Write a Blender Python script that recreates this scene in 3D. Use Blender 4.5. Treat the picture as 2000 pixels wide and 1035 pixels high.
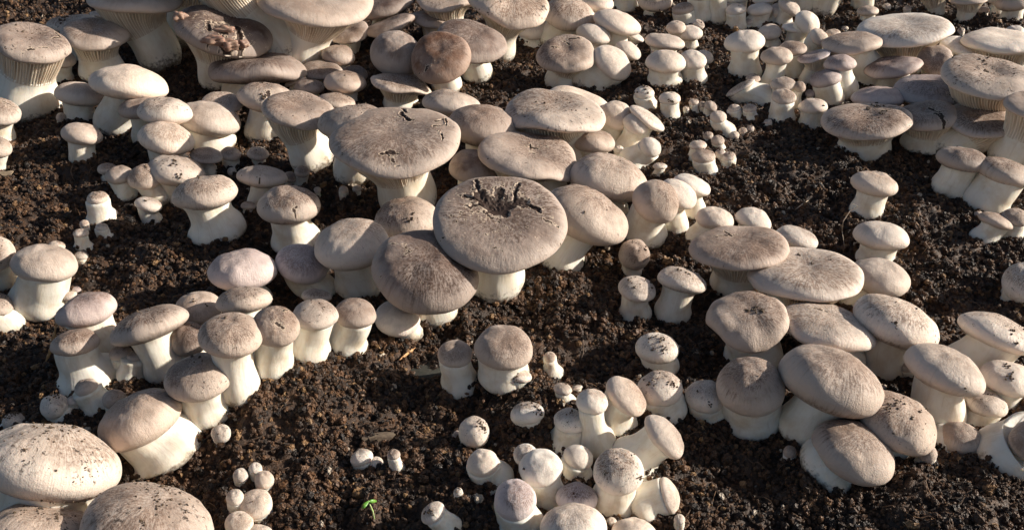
import bpy, math, random
import numpy as np
from mathutils import Vector, Matrix, Quaternion

scene = bpy.context.scene
for o in list(bpy.data.objects):
    bpy.data.objects.remove(o, do_unlink=True)
COL = scene.collection

# ------------------------------------------------------------------ camera
IMG_W, IMG_H = 2000.0, 1035.0
CAM_H = 0.40
PITCH = math.radians(34.0)
HFOV = math.radians(54.0)
cam_data = bpy.data.cameras.new('camera')
cam_data.sensor_fit = 'HORIZONTAL'
cam_data.sensor_width = 36.0
cam_data.lens = 18.0 / math.tan(HFOV / 2)
cam_data.clip_start = 0.01
cam_data.clip_end = 400.0
cam = bpy.data.objects.new('camera', cam_data)
COL.objects.link(cam)
cam.location = (0, 0, CAM_H)
cam.rotation_euler = (math.radians(90) - PITCH, 0, 0)
scene.camera = cam

# ------------------------------------------------------------------ world, sun, exposure
SUN_ELEV = math.radians(23.5)
SUN_DIR = Vector((math.cos(SUN_ELEV) * math.cos(math.radians(6)),
                  math.cos(SUN_ELEV) * math.sin(math.radians(6)),
                  math.sin(SUN_ELEV)))
world = bpy.data.worlds.new('World')
scene.world = world
world.use_nodes = True
wt = world.node_tree
for n in list(wt.nodes):
    wt.nodes.remove(n)
w_out = wt.nodes.new('ShaderNodeOutputWorld')
w_bg = wt.nodes.new('ShaderNodeBackground')
w_sky = wt.nodes.new('ShaderNodeTexSky')
w_sky.sky_type = 'NISHITA'
w_sky.sun_disc = False
w_sky.sun_elevation = SUN_ELEV
w_sky.sun_rotation = math.atan2(SUN_DIR.x, SUN_DIR.y)
w_sky.air_density = 1.0
w_sky.dust_density = 2.5
w_bg.inputs['Strength'].default_value = 0.062
wt.links.new(w_sky.outputs[0], w_bg.inputs['Color'])
wt.links.new(w_bg.outputs[0], w_out.inputs['Surface'])

sun_data = bpy.data.lights.new('sun', 'SUN')
sun_data.energy = 5.0
sun_data.angle = math.radians(0.9)
sun_data.color = (1.0, 0.92, 0.81)
sun = bpy.data.objects.new('sun', sun_data)
COL.objects.link(sun)
sun.rotation_euler = SUN_DIR.to_track_quat('Z', 'Y').to_euler()
sun.location = SUN_DIR * 3

scene.view_settings.view_transform = 'Standard'
scene.view_settings.look = 'None'
scene.view_settings.exposure = 0.50
scene.view_settings.gamma = 1.0
scene.view_settings.use_curve_mapping = False

# one row per mushroom: where its cap sits (x, y, half length, half width, tilt of its long axis), its form
# (F broad cap with bare gills, f broad cap, D domed cap, B young button), where its stem enters the soil,
# the half widths of the neck and foot of the stem, how dark the cap is, and its label
ROWS = """
# mushrooms in the upper left clump
62 84 72 38 4 F 55 236 44 54 .6 mushroom at the upper left edge with dirty flat cap over a huge white stem
118 115 29 18 0 D 120 167 17 22 .35 small mushroom tucked behind the huge white stem at the upper left edge
185 67 63 31 -4 F 202 158 33 37 .45 grey-topped mushroom with short gills between the left edge stem and the tall trumpet
140 45 46 19 -14 f 158 118 22 26 .3 pale cap with black crumbs peeking out behind the grey-topped mushroom at upper left
196 30 20 7 5 D 198 80 12 14 .3 sliver of a small cap just under the left rim of the tall trumpet
263 -4 89 31 -4 F 318 138 38 38 .4 tall white trumpet with long gills leaning right, cap cut by the top edge
385 -70 80 34 0 F 372 95 40 36 .35 pale trumpet whose stem shows right behind the tall leaning one, cap out of frame
437 60 92 49 8 F 440 178 44 42 1.0 dark chocolate cap, torn in the middle with small pink lobes growing in the hole
252 162 73 34 3 D 226 262 33 36 .25 smooth pale oval cap below the tall white trumpet
155 184 46 24 5 D 160 242 25 28 .35 round tan cap left of the smooth pale oval cap
120 230 10 10 0 B 120 241 7 9 .2 tiny white bud left of the round tan cap's stem
274 211 42 22 -12 D 284 282 20 24 .5 shaded cap squeezed under the right side of the smooth pale oval cap
322 217 51 28 0 D 318 300 26 30 .35 cap with a few dirt specks right of the shaded squeezed cap
409 231 60 35 5 D 418 304 37 40 .25 smooth light cap with two small scars, on a thick white stem in the left clump
325 270 53 33 8 D 336 342 28 32 .3 cap with notched right rim under the light scarred cap
435 200 38 21 5 f 440 262 24 26 .3 pale cap half hidden behind the light scarred cap
-2 218 40 27 4 D 3 284 22 25 .3 pinkish cap with a dark mark cut by the left edge, below the huge stem
160 262 38 22 4 D 163 322 21 24 .3 lone stubby mushroom with smooth cap on the soil in the left, below the tan cap
-4 288 25 21 0 D -12 335 16 18 .35 half cap cut by the left edge under the pinkish marked cap
344 334 57 31 6 D 362 402 26 29 .45 cap with golden crumbs on top, just behind the brightest short mushroom on the left
284 345 33 26 -18 D 312 398 20 22 .4 wrinkled cap leaning left behind the cap with golden crumbs
400 376 62 36 -13 D 427 474 37 52 .4 grey furry cap tilted left on a thick bright stem standing alone on dark soil
290 400 26 16 14 D 300 438 15 19 .25 little leaning mushroom with a dark dot, under the wrinkled cap
403 304 31 17 4 f 412 346 13 16 .35 small tan cap in shade right of the notched cap
450 302 20 15 0 B 452 330 15 18 .35 button with one dark dot right of the small tan cap
453 335 9 8 0 B 454 347 7 9 .2 tiny bud at the foot of the button with one dark dot
209 330 18 12 -10 B 206 357 8 11 .35 upper left one of a leaning pair of small tan buttons in shade
233 342 27 19 -12 B 252 388 18 22 .4 larger one of a leaning pair of small tan buttons in shade
191 387 21 14 -8 B 201 442 19 29 .25 small button whose pale stem bulges wider than its cap, on the left soil
165 437 9 8 0 B 171 456 7 9 .25 tiny round bud left below the button with the bulging stem
199 444 12 8 0 B 206 468 12 17 .25 stubby bud under the foot of the button with the bulging stem
158 456 15 9 -5 B 163 492 11 18 .3 small flat-topped bud above the grey speckled cap at the left
159 500 13 10 0 B 164 520 11 14 .3 pale lump of a bud at the right shoulder of the grey speckled cap
87 514 60 38 2 D 79 622 42 50 .5 grey speckled cap on a wide smooth stem near the left edge
111 481 16 11 0 B 116 525 12 15 .2 pale round top peeking over the grey speckled cap
-9 495 36 36 10 D 5 565 26 30 .3 big pale cap cut by the left edge beside the grey speckled one
-6 592 31 24 22 D 14 652 28 36 .4 drooping cap cut by the left edge on a wide pale stem, below the speckled cap
136 578 13 10 -30 B 132 606 9 12 .3 small bud in shade right of the wide smooth stem near the left edge
150 566 8 7 0 B 150 580 6 7 .25 tiny ball bud in shade touching the bud behind the lilac cap
# mushrooms of the left front clump
168 605 54 36 -20 D 203 700 34 38 .4 lilac-grey cap leaning left above the curled low cap
147 669 45 27 -10 D 176 768 34 56 .4 low grey cap beside the orange splinter, on a lumpy swollen stem
291 633 72 41 -22 D 330 742 37 42 .45 long oval dirty cap tilted strongly left on a tapering stem
388 599 45 33 -8 D 402 662 26 30 .5 smooth shaded cap with one black crumb, behind the long tilted cap
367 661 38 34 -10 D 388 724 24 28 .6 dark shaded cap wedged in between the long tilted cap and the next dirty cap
451 653 62 44 -4 D 466 788 35 40 .45 brown dusted cap above a long bright stem in the middle of the left front row
477 585 54 27 -8 D 512 690 26 30 .4 narrow oval cap lying directly on the brown dusted cap
473 526 66 41 -5 D 512 606 22 25 .35 largest pale cap at the back of the left front row, lavender on its left
538 636 46 41 5 D 533 738 31 33 .5 brown cap with dark chips over a bright stem with a peach stain
591 514 51 40 14 D 624 588 31 37 .35 lilac cap with a turned-up rim between two larger caps
686 476 73 51 -11 D 705 584 38 44 .4 plump pale cap with brown threads left of the big dark-brown cap
616 613 45 31 2 D 603 706 30 38 .45 mottled cap on a chunky stem standing at the edge of the lit soil
618 578 29 14 5 D 622 640 16 18 .45 small cap hidden behind the mottled cap with chunky stem
694 611 41 30 4 D 672 692 31 38 .55 taupe cap leaning against the mottled cap's stem, last in its row
776 621 44 36 10 D 802 662 24 26 .15 smooth cream button squeezed under the big dark-brown cap
387 735 64 48 -14 D 408 828 40 46 .45 dusted brown cap lying on the shoulder of the foremost left mushroom
272 816 77 61 -30 D 328 908 54 68 .5 foremost big brown cap tilted left with a massive bright white stem
107 793 27 25 -5 B 126 818 20 24 .1 white ball button with soil on top at the left
145 782 14 11 0 B 150 803 9 11 .15 small white bud between the white ball button and its neighbour
168 756 22 18 -22 B 190 803 24 33 .25 shaded button with wide stem at the foot of the swollen lumpy stem
224 780 23 21 0 B 228 812 17 20 .35 tan bud in the shade behind the foremost big brown cap
262 696 14 11 0 B 256 746 20 29 .35 pear-shaped bud with tiny cap under the long tilted cap
236 690 22 16 -10 B 240 735 17 22 .4 dim bud left of the pear-shaped bud
30 822 23 17 5 B 20 842 17 20 .2 half buried white button above the giant front cap at the left
100 902 132 78 12 D 70 1075 80 90 .4 giant pale dirt-stained cap in the lower left corner
290 1030 123 95 14 D 285 1180 60 70 .5 giant grey speckled cap at the bottom left, second from the corner
88 1050 128 70 10 D 70 1200 60 70 .42 giant pinkish cap with black blotches cut off by the bottom left corner
432 846 19 24 0 B 433 868 14 16 .1 bud half buried in gold-lit soil by the foremost white stem
# small buds at the bottom left of centre
470 928 15 17 0 B 471 950 12 15 .1 upper left ball in the bud cluster at the bottom
499 914 13 12 0 B 502 940 11 13 .1 small dimpled ball at the top of the bud cluster at the bottom
516 937 19 20 0 B 518 962 15 18 .15 bulb right of the dimpled ball in the bud cluster at the bottom
500 984 32 30 0 B 503 1018 26 30 .15 biggest scarred round button of the bud cluster at the bottom
459 971 17 20 0 B 464 1002 14 17 .15 narrow bud left of the biggest scarred button
467 1022 28 25 0 B 470 1056 22 27 .15 ball cap at the bottom edge in front of the scarred button
507 1044 27 21 10 B 505 1068 22 26 .15 low bud cut by the bottom edge right of the ball cap
# mushrooms of the big centre clump
833 527 105 82 9 f 852 636 38 42 .72 big dark-brown velvety cap in front of the star-cracked cap
976 431 132 95 4 F 968 590 42 48 .6 largest centre cap with a black star-shaped crack
772 271 130 66 -5 F 800 430 46 50 .68 broad purple-brown trumpet cap with two torn black spots and ribbed gills
793 425 63 43 -10 D 812 500 34 38 .4 cap with black crumbs right under the ribbed purple-brown trumpet
564 400 61 38 -4 D 580 494 33 42 .55 brown cap with a branching crack left of the plump pale cap
512 345 49 22 2 D 504 408 17 21 .4 flat tan cap with a scribble-like scar, left of the trumpet
485 402 15 9 0 B 484 422 9 13 .3 little bud pair at the foot of the scribble-scarred mushroom
567 346 14 11 10 D 575 368 10 12 .45 small dull cap touching the right rim of the scribble-scarred cap
590 336 15 12 0 B 586 364 11 13 .4 tan bud behind the brown cap with the branching crack
504 300 21 14 0 D 508 326 11 13 .3 small orange-tan cap half sunk in soil between two stems
671 371 9 8 0 B 672 389 8 9 .2 yellowish tiny bud in the dark gap below the trumpet's left rim
620 371 7 6 0 B 621 383 5 6 .2 faint tiny bud left in the dark gap below the trumpet
697 369 9 7 0 B 697 387 7 9 .2 split tiny bud closest to the trumpet stem in the dark gap
582 215 70 37 4 F 612 334 33 38 .6 frosted grey-brown cap with fine gills on a long curved stem, left of the trumpet
522 191 57 31 8 D 512 276 27 30 .4 cap with a chipped wet spot behind the frosted grey-brown cap
504 134 93 31 -4 f 478 205 40 42 .75 long dark saddle-shaped cap below the torn chocolate cap
577 159 22 11 -22 D 575 192 12 13 .35 small curled lip of a cap beside the long dark saddle cap
616 0 113 48 0 F 592 134 42 40 .55 massive trumpet cut by the top edge with deep cream gills
450 -75 110 36 0 F 560 140 52 58 .4 huge cream stem fanning up left behind the massive top trumpet, cap out of frame
686 65 36 23 -22 f 678 112 16 18 .6 curled brown cap with ragged rim right of the massive trumpet's gills
762 51 54 16 -21 f 748 105 16 18 .6 long thin shaded cap running up to the right, beyond the curled ragged one
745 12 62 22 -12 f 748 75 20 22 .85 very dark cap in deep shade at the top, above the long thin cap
661 108 33 20 4 D 666 150 18 20 .5 olive-tan cap right below the curled ragged cap
627 137 41 19 -2 f 620 176 20 22 .65 torn brown cap with a pale split rim under the massive trumpet
694 144 25 16 5 D 690 182 13 15 .55 dim round cap behind the olive oval one with a dimple
674 161 41 22 0 D 680 212 20 22 .45 oval cap with a tiny dimple above the dark gap left of the trumpet
604 170 30 15 0 D 608 205 15 17 .6 dim tan cap with a squiggle mark behind the frosted cap
657 199 38 17 5 D 655 240 18 20 .3 pale cap rim peeking out behind the frosted grey-brown cap
690 238 69 35 -6 D 688 362 28 32 .55 purple shaded cap between the frosted cap and the trumpet
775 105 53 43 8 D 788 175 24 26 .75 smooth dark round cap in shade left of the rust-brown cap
860 112 60 50 -16 f 874 182 25 27 1.5 rust-brown leaning cap with a notch on its left
922 79 70 42 14 f 934 162 24 28 .75 mauve-brown cap right behind the rust-brown cap
784 164 58 23 9 F 782 216 30 32 .4 pinched hat-like cap with gills above the trumpet's crack
882 202 57 26 6 D 884 256 26 28 .4 pale cap in front of the rust-brown cap's stem
945 246 72 42 8 D 950 338 30 34 .65 dark velvety cap between the trumpet and the long pale flat cap
843 40 42 18 10 f 850 96 16 18 .5 small shaded cap below the top edge, left of the mauve-brown one
872 2 58 20 0 F 886 84 26 26 .5 gilled cap cut by the top edge left of the wavy tan cap
993 8 80 40 9 F 972 122 26 30 .45 wavy tan cap with long gills at the top edge above the lone soil gap
1112 27 52 34 10 D 1082 92 28 32 .3 tall pale cap with a scar at the top, right of the wavy tan cap
1044 58 31 22 -8 B 1042 88 24 28 .1 smooth white bulb right of the wavy tan cap's stem
1205 44 47 26 18 D 1198 112 24 28 .25 cream cap with a thumb-like dent in the top centre group
1168 6 31 18 5 D 1160 66 18 20 .2 pale cap at the top edge above the dented cream cap
1130 -8 30 14 0 D 1128 50 16 18 .25 sliver of cap at the top edge between two pale caps
1160 67 34 21 14 D 1148 114 20 23 .25 cap with dark rim stain left of the dented cream cap
1240 72 18 11 26 D 1226 100 10 12 .15 small cream cap sticking out right below the dented cream cap
1228 99 27 15 32 D 1204 126 14 16 .15 smooth small cap drooping right below the dented cream cap
1106 106 58 37 -3 F 1096 178 24 30 .4 tan cap with dark scuffed top and short gills in the top centre group
1197 122 42 28 42 D 1150 176 32 40 .15 smooth cream cap bending right on a thick slanted stem
1085 219 101 42 4 F 1130 330 44 46 .4 long pale flat cap with frosted rim behind the curled wavy centre cap
1134 202 62 34 20 f 1142 280 28 32 .2 plain cream cap right behind the long pale flat cap
1205 225 34 28 22 D 1200 296 24 30 .2 cream cap with dark smudge first in the right fan of pale caps
1243 241 26 21 22 D 1226 304 18 26 .1 plain small cap in the middle of the right fan of pale caps
1264 231 41 14 36 D 1240 296 18 22 .1 thin drooping cap at the right end of the fan of pale caps
1160 277 42 23 5 D 1162 340 26 28 .35 brown-tinged cap under the gills of the long pale flat cap
1035 305 97 51 12 F 1072 402 36 36 .6 wavy cap with curled-out corners just above the star-cracked cap
1189 347 77 48 15 D 1192 432 30 32 .3 light oval cap with scratches right of the curled wavy centre cap
1146 420 82 58 24 D 1092 528 34 44 .35 large pale tan cap just right of the star-cracked cap
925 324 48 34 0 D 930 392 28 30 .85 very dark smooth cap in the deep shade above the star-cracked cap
1208 293 10 9 0 B 1205 312 8 9 .1 tiny round cream bud above the light scratched oval cap
1270 288 23 19 38 B 1236 328 20 30 .1 round-headed bud leaning right out of the pale fan
1289 325 14 7 2 B 1284 346 9 12 .1 tiny flat-headed bud peppered with soil, right of the scratched oval cap
1282 392 48 41 35 D 1256 478 33 42 .4 brown-faced cap leaning right in front of two pale ones
1326 378 39 25 38 D 1312 462 24 29 .15 cream cap with dark notches leaning right, middle of three
1352 361 36 22 22 D 1350 424 22 26 .1 rearmost bright cream cap of the three leaning right
1239 497 31 31 25 B 1236 538 17 20 .35 round ball cap with a dark eye-like crumb, alone right of the centre clump
# pale mushrooms at the top centre
1363 284 17 10 2 B 1356 322 13 16 .15 small button behind the brown-tipped bud of the middle right trio
1374 306 23 15 3 B 1378 347 20 26 .3 largest button of the small trio on the open soil right of centre
1407 298 10 7 0 B 1408 322 7 9 .15 smallest ball of the trio on the open soil right of centre
1423 306 14 10 0 B 1418 334 13 18 .15 right button of the small trio on the open soil
1383 265 10 8 0 B 1384 281 8 9 .4 reddish tiny bud above the small trio
1402 275 13 11 8 B 1404 291 11 14 .35 blurred reddish bud right of the tiny reddish one
1434 264 10 8 0 B 1434 276 8 9 .25 fuzzy little bud at the foot of the leaning smooth bud
1451 257 9 8 0 B 1452 268 7 8 .25 middle one of three fuzzy specks of buds
1466 251 7 6 0 B 1466 261 5 6 .2 rightmost and smallest of three fuzzy specks of buds
1403 229 16 13 10 B 1418 267 14 21 .3 smooth leaning bud with a wide stem in open soil
1388 208 13 10 32 B 1381 230 9 13 .35 bud bent right above the smooth leaning bud
1372 204 7 6 0 B 1374 216 5 7 .4 dot-sized bud left of the bud bent right
1355 200 10 7 0 B 1356 216 8 12 .4 peach-coloured bud at the left end of the tiny row
1258 182 20 14 4 B 1262 214 17 22 .05 white ball cap with soil crumbs, left of a pair above the pale fan
1308 193 21 14 2 B 1308 228 16 19 .1 button with dark face-like spots, right of a pair above the pale fan
1300 121 40 23 6 D 1297 178 26 29 .15 lumpy cream cap with a bulging stem above the crumb-covered pair
1353 117 27 19 10 D 1354 164 20 24 .15 dented cream cap right of the lumpy cream cap
1378 111 17 12 34 D 1370 142 10 12 .1 small cap hiding behind the dented cream cap
1298 82 39 17 10 D 1296 120 22 24 .25 wide cap with a small knob on it, above the lumpy cream cap
1320 54 19 14 0 D 1322 92 12 13 .35 shaded round cap behind the tidy round one in the top middle
1347 65 25 15 2 D 1348 102 12 14 .2 tidy round cap on a slim stem above the dented cream cap
1365 48 12 9 32 B 1358 72 8 10 .25 tiny pink bud right of the shaded round cap
1334 18 22 13 -8 B 1339 52 19 23 .35 grey cap sunk on its stout stem near the top middle
1280 2 33 21 3 D 1271 38 14 16 .3 dull cap with a little stub stem cut by the top edge
1222 -25 32 18 0 D 1222 16 20 22 .2 white stub of a stem hanging from the top edge left of the dull cap
1366 -14 26 16 0 D 1368 44 20 24 .35 left one of two shaded pink stems at the top edge
1398 -16 26 16 0 D 1400 46 18 22 .35 right one of two shaded pink stems at the top edge
1437 20 20 12 0 B 1438 58 17 20 .15 squat cap on a square stem in the crowded white cluster at the top
1440 -2 22 10 0 B 1438 30 17 18 .15 flat cap stacked behind the squat one at the top edge
1484 19 25 13 -2 D 1476 58 16 20 .15 flared cap with a pointed right rim in the crowded white cluster
1494 0 24 8 0 D 1492 36 14 16 .15 thin cap at the top edge behind the flared one
1521 22 17 14 34 B 1508 50 12 16 .2 pear-like bud leaning right in the crowded white cluster
1542 14 24 14 38 D 1528 56 14 17 .25 finger-like ribbed cap curling right under the cream stem bases
1578 45 27 20 48 D 1556 92 16 18 .0 brightest white cap of the crowded cluster, drooping right
1454 82 39 23 0 D 1453 157 24 30 .25 neat toadstool-shaped mushroom with a round cap on open soil at top right of centre
1503 63 23 16 0 D 1508 100 13 15 .25 round cap with a nick behind the neat toadstool-shaped one
1517 110 31 18 4 D 1507 172 17 21 .35 mid-sized cap leaning on the right side of the neat toadstool-shaped one
1549 95 27 15 6 D 1549 158 16 20 .45 slim tan mushroom behind the mid-sized leaning cap
1556 57 28 13 16 D 1548 92 14 16 .1 pointed white hood below the brightest drooping cap
1600 73 20 15 46 D 1590 108 16 19 .1 cap drooping right with one scratch, next to the pointed white hood
1590 110 32 11 -10 F 1576 168 14 17 .4 funnel-shaped dim mushroom left of the violet clump
1626 66 16 9 0 D 1628 88 9 10 .25 small cap peeking above the wide white-rimmed cap of the right clump
1446 172 27 17 -30 D 1482 214 26 36 .3 mushroom tilted hard left with a broad pale stem under the toadstool-shaped one
1471 153 14 9 10 D 1474 185 9 11 .35 small dull cap between the toadstool stem and the hard-tilted one
1530 165 25 15 4 D 1516 218 16 22 .3 upper cap of a stacked pair right of the hard-tilted mushroom
1531 189 24 16 10 D 1524 242 20 24 .3 lower cap of a stacked pair right of the hard-tilted mushroom
1562 170 12 11 30 D 1552 212 9 12 .35 small side cap peeping out right of the stacked pair
1434 212 12 8 0 B 1438 230 12 14 .25 left one of two pebble-like buds before the hard-tilted stem
1464 212 14 9 0 B 1466 232 12 15 .25 right one of two pebble-like buds before the hard-tilted stem
1582 183 9 8 0 B 1580 197 6 8 .3 tiny bud alone left of the violet clump's foot
1588 208 28 16 2 D 1585 247 20 23 .2 low dome-capped mushroom beside the big oval cap on the right
1650 56 7 5 0 B 1652 63 5 6 .2 pin-sized bud in the soil left of the bright saucer cap
1418 14 11 9 0 B 1418 36 10 12 .2 slim bud left of the squat square-stemmed mushroom at the top
1462 44 9 7 0 B 1460 60 8 10 .2 tiny bud in the gap between the squat and the flared mushrooms at the top
1568 118 12 8 20 B 1566 136 8 10 .3 small round bud between the slim tan and the funnel-shaped mushrooms
1500 238 8 6 0 B 1500 250 7 9 .2 tiny bud in the soil under the hard-tilted mushroom's broad stem
1340 212 6 5 0 B 1340 222 5 6 .2 speck-like bud right of the button with dark face-like spots
# mushrooms in the upper right clump
1610 117 18 13 -5 D 1612 160 12 15 .5 small violet cap with light rim at the left of the violet clump
1640 124 31 17 2 D 1652 192 20 24 .5 violet cap with one black dot
1612 154 30 18 -6 D 1622 206 22 25 .55 heart-shaped violet cap below the one with a black dot
1665 84 58 22 2 f 1690 172 36 42 .35 wide cap with a bright rim tucked under the bright saucer cap
1768 57 91 32 5 F 1760 150 40 34 .25 bright saucer-shaped cap with a sunken middle and crisp gills at upper right
1695 22 21 10 4 D 1694 50 12 14 .35 tan cap behind the left rim of the bright saucer cap
1745 131 56 21 -5 f 1742 184 26 26 .5 violet saucer cap with upturned rims under the bright saucer's gills
1827 118 34 30 12 f 1822 178 22 24 .45 folded lobed cap right of the bright saucer's gills
1716 190 52 22 4 D 1722 246 32 36 .5 wide shaded violet cap right behind the big oval cap
1822 174 73 32 8 f 1836 238 32 34 .55 brown-violet cap with a nicked left rim under the sunlit right cap
1936 150 90 48 18 F 1952 268 40 40 .35 large sunlit cap at the right edge with dark crumbs in the middle
1964 84 82 24 16 F 1975 168 34 34 .1 bright wavy-rimmed cap at the right edge above the large sunlit cap
1981 62 18 12 0 B 1982 86 13 15 .05 round white bud in front of the stems at the upper right edge
1882 92 44 18 18 F 1876 150 26 26 .15 bright half-hidden funnel between the saucer and the wavy-rimmed cap
1693 235 85 37 3 F 1687 312 43 46 .4 big oval cap with scattered crumbs on a short glowing white stem
1812 226 56 30 5 F 1800 305 30 36 .5 brown cap with a black scuff right of the big oval cap
1917 235 65 37 17 F 1852 312 34 38 .5 taupe cap with a thin crack leaning right on a slanted stem
2022 205 55 30 15 F 1975 335 36 42 .6 shaded mushroom at the right edge whose dim stem slants behind the taupe cap
1880 311 47 27 16 D 1853 384 30 34 .5 cap with a small split on a fat pale stem below the taupe cap
1962 335 50 32 24 D 1918 418 38 44 .45 fuzzy grey-tan cap at the right edge leaning over a stout white stem
1708 359 44 26 15 D 1692 424 25 30 .4 lone small mushroom on a white foot beside the long pale root
1721 460 52 30 12 D 1710 520 29 34 .3 smooth sunlit cap on a short stem just below the lone one
1946 431 32 19 24 D 1920 478 21 27 .35 small mushroom bending right by the right edge, left of a pair
1984 424 25 19 20 D 1972 472 20 25 .35 small cap at the right edge, right of a pair
1898 363 8 10 20 B 1890 378 6 8 .1 tiny white bud against the fat pale stem
1904 340 11 7 0 D 1902 356 7 8 .3 sliver of a small cap above the tiny white bud
1911 418 8 6 0 B 1912 430 6 8 .2 tiny knob left of the small mushroom bending right
2006 552 46 42 10 B 2000 602 36 40 .02 bare white mushroom body cut by the right edge on open soil
# stems and caps along the top right edge
1566 -62 55 24 0 F 1564 28 30 27 .2 left one of two glowing cream stem bases hanging into the top edge
1620 -66 60 24 0 F 1604 31 36 26 .2 right one of two glowing cream stem bases hanging into the top edge
1684 -30 30 15 0 D 1683 22 19 18 .25 dull stem base at the top edge left of the soil gap
1731 13 9 6 0 B 1732 26 7 9 .25 left pin bud in the dark soil above the bright saucer cap
1772 18 8 6 0 B 1773 31 6 8 .25 right pin bud in the dark soil above the bright saucer cap
1824 -14 34 12 0 F 1829 32 15 13 .4 slim white stem with ragged foot above the saucer cap's right rim
1892 -2 36 12 2 F 1884 40 16 15 .35 straight stem with flat cap cut by the top edge, third from the right corner
1920 21 12 8 0 B 1918 37 8 9 .3 shaded ball bud between the flat cap and the corner stem
1980 2 35 20 2 D 1971 50 17 19 .35 tan cap on a white stem in the upper right corner
1950 -6 22 14 0 D 1944 34 11 12 .35 slanting stem tucked left of the upper right corner cap
1877 60 7 6 0 B 1875 73 6 9 .15 tiny white bud in soil left of the bright wavy-rimmed cap
# mushrooms of the right front clump
1718 541 58 39 17 D 1668 606 30 34 .25 scratched cream cap at the back of the right clump, below the smooth sunlit cap
1572 534 112 53 5 F 1540 640 46 46 .25 bright broad cap with scratches and hanging gill fringe heading the right clump
1443 482 95 44 1 F 1432 585 42 42 .5 grey fuzzy cap with a twig-like scar left of the bright broad cap
1396 427 37 23 12 D 1372 485 26 32 .3 small smooth cap at the upper left of the right clump
1472 428 34 25 22 D 1458 478 20 24 .15 bright rounded cap right of the small smooth cap
1556 465 41 25 18 D 1548 520 24 26 .2 cap half lit with two black dots behind the bright broad cap
1460 623 78 58 6 f 1474 722 46 50 .5 brown-grey cap with a curled sliver of debris on top
1618 637 89 50 17 f 1640 735 44 46 .4 fuzzy cap sandwiched between the bright broad cap and a big bulging one
1751 628 84 46 26 D 1722 742 38 42 .25 elongated sunlit cap with a small black crumb leaning right
1624 742 98 70 24 D 1572 868 46 54 .5 big bulging fuzzy cap in the middle of the right clump
1466 753 66 58 4 D 1470 850 48 52 .5 veined round shaded cap on a stout dim stem
1847 721 73 52 27 D 1830 838 40 46 .3 oval half-lit cap right of the elongated sunlit one
1756 823 79 54 34 D 1716 892 44 48 .4 round cap peppered with dirt between the bulging cap and the half-lit oval
1668 879 77 64 30 D 1622 946 52 64 .45 foremost large round cap of the right clump over a wide white bulb
1924 787 41 28 20 D 1902 842 30 38 .3 small cap with a crumb on its rim right of the half-lit oval
1874 857 42 34 10 B 1850 884 36 40 .3 knobbly bud seen from above, lying at the foot of the right clump
1812 886 18 18 0 B 1806 912 14 18 .3 small dim bud below the cap peppered with dirt
2016 860 42 52 10 D 1964 928 52 62 .45 cap cut by the right edge over a wide smooth grey stem at lower right
1543 882 13 20 10 B 1545 902 12 15 .4 dim drop-shaped bud left of the foremost white bulb
1770 716 12 14 10 B 1771 740 11 13 .2 pink-cream bud right of the elongated cap's stem
1723 755 9 6 0 B 1724 768 6 7 .1 tiny bright tip between the bulging cap and the dirt-peppered one
1950 648 72 43 24 D 1884 752 44 50 .2 large cap with a clump of soil on top near the right edge
1968 738 50 37 22 D 1950 806 32 36 .2 cream cap with dark crumbs cut by the right edge below the soil-topped one
1244 564 37 26 16 D 1240 628 22 28 .15 pale button with dark specks standing left of a larger twin
1332 547 47 27 16 D 1312 634 28 33 .25 taller pale mushroom with ribbed neck and crumbs on its top
1284 680 42 31 6 B 1294 732 27 30 .02 white button smeared with soil, alone above the bottom group
1289 759 44 36 2 B 1302 818 36 40 .1 round button with soil patches right of the tall hooded mushroom
1378 774 40 33 6 B 1382 818 30 33 .1 spotted round button between the soil-patched one and the veined cap
# mushrooms of the bottom centre group
889 690 35 27 -2 D 900 774 28 35 .5 brown-capped little mushroom left of a larger round one at the centre bottom
984 677 57 45 6 D 984 758 40 45 .45 round grey-brown dome standing above the bottom centre group
1074 697 12 11 0 B 1078 738 12 22 .3 lone bud shaped like a bowling pin right of the round dome
1013 733 26 16 10 B 1012 758 20 22 .02 chipped white bud covered in soil in front of the round dome
1099 760 18 13 6 B 1110 794 13 19 .15 dirty little bud above the two tallest white stems
1126 757 12 6 -12 B 1124 774 7 9 .15 tiny side lobe by the dirty little bud
1224 773 46 30 46 D 1202 852 28 36 .35 grey hooded mushroom leaning right behind the slender white one
1156 784 32 26 8 B 1166 890 22 37 .02 slender white mushroom with blunt head, tallest of the bottom group
1114 822 33 26 6 B 1106 884 26 38 .02 bell-shaped white mushroom with a black crumb on top
1130 893 29 26 30 B 1124 936 26 30 .1 small shaded cap turned down before the bell-shaped mushroom
1298 851 50 27 52 D 1244 932 32 52 .3 mushroom with its grey cap turned to the right on a thick lying stem
1208 919 50 46 10 B 1198 1006 36 42 .08 round white cap with a seed-like crumb in the middle of the bottom group
1056 913 43 38 4 B 1068 992 33 36 .05 smooth white ball with a small slit left in the bottom group
1026 887 24 22 -10 B 1032 930 14 16 .03 white ball touching the slit one from behind
943 903 31 28 -4 B 962 958 28 40 .08 smooth ball-headed mushroom leaning left at the edge of the bottom group
926 843 31 31 0 B 916 880 18 20 .05 white ball half sunk in soil, leftmost above the bottom group
893 848 8 9 0 B 894 862 6 8 .1 tiny bud stuck to the left of the sunken white ball
1030 807 34 23 -8 B 1034 832 24 28 .02 soil-sprinkled white cap barely out of the ground below the round dome
1006 975 42 41 2 B 1014 1045 36 42 .25 lavender-tinged ball cap at the bottom edge, front left of the group
1126 972 42 30 4 B 1130 1022 30 34 .15 cap with black smudges between the lavender ball and the seed-marked cap
1121 1030 65 48 0 B 1124 1110 46 50 .1 largest front cap of the bottom group, cut by the bottom edge
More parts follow.
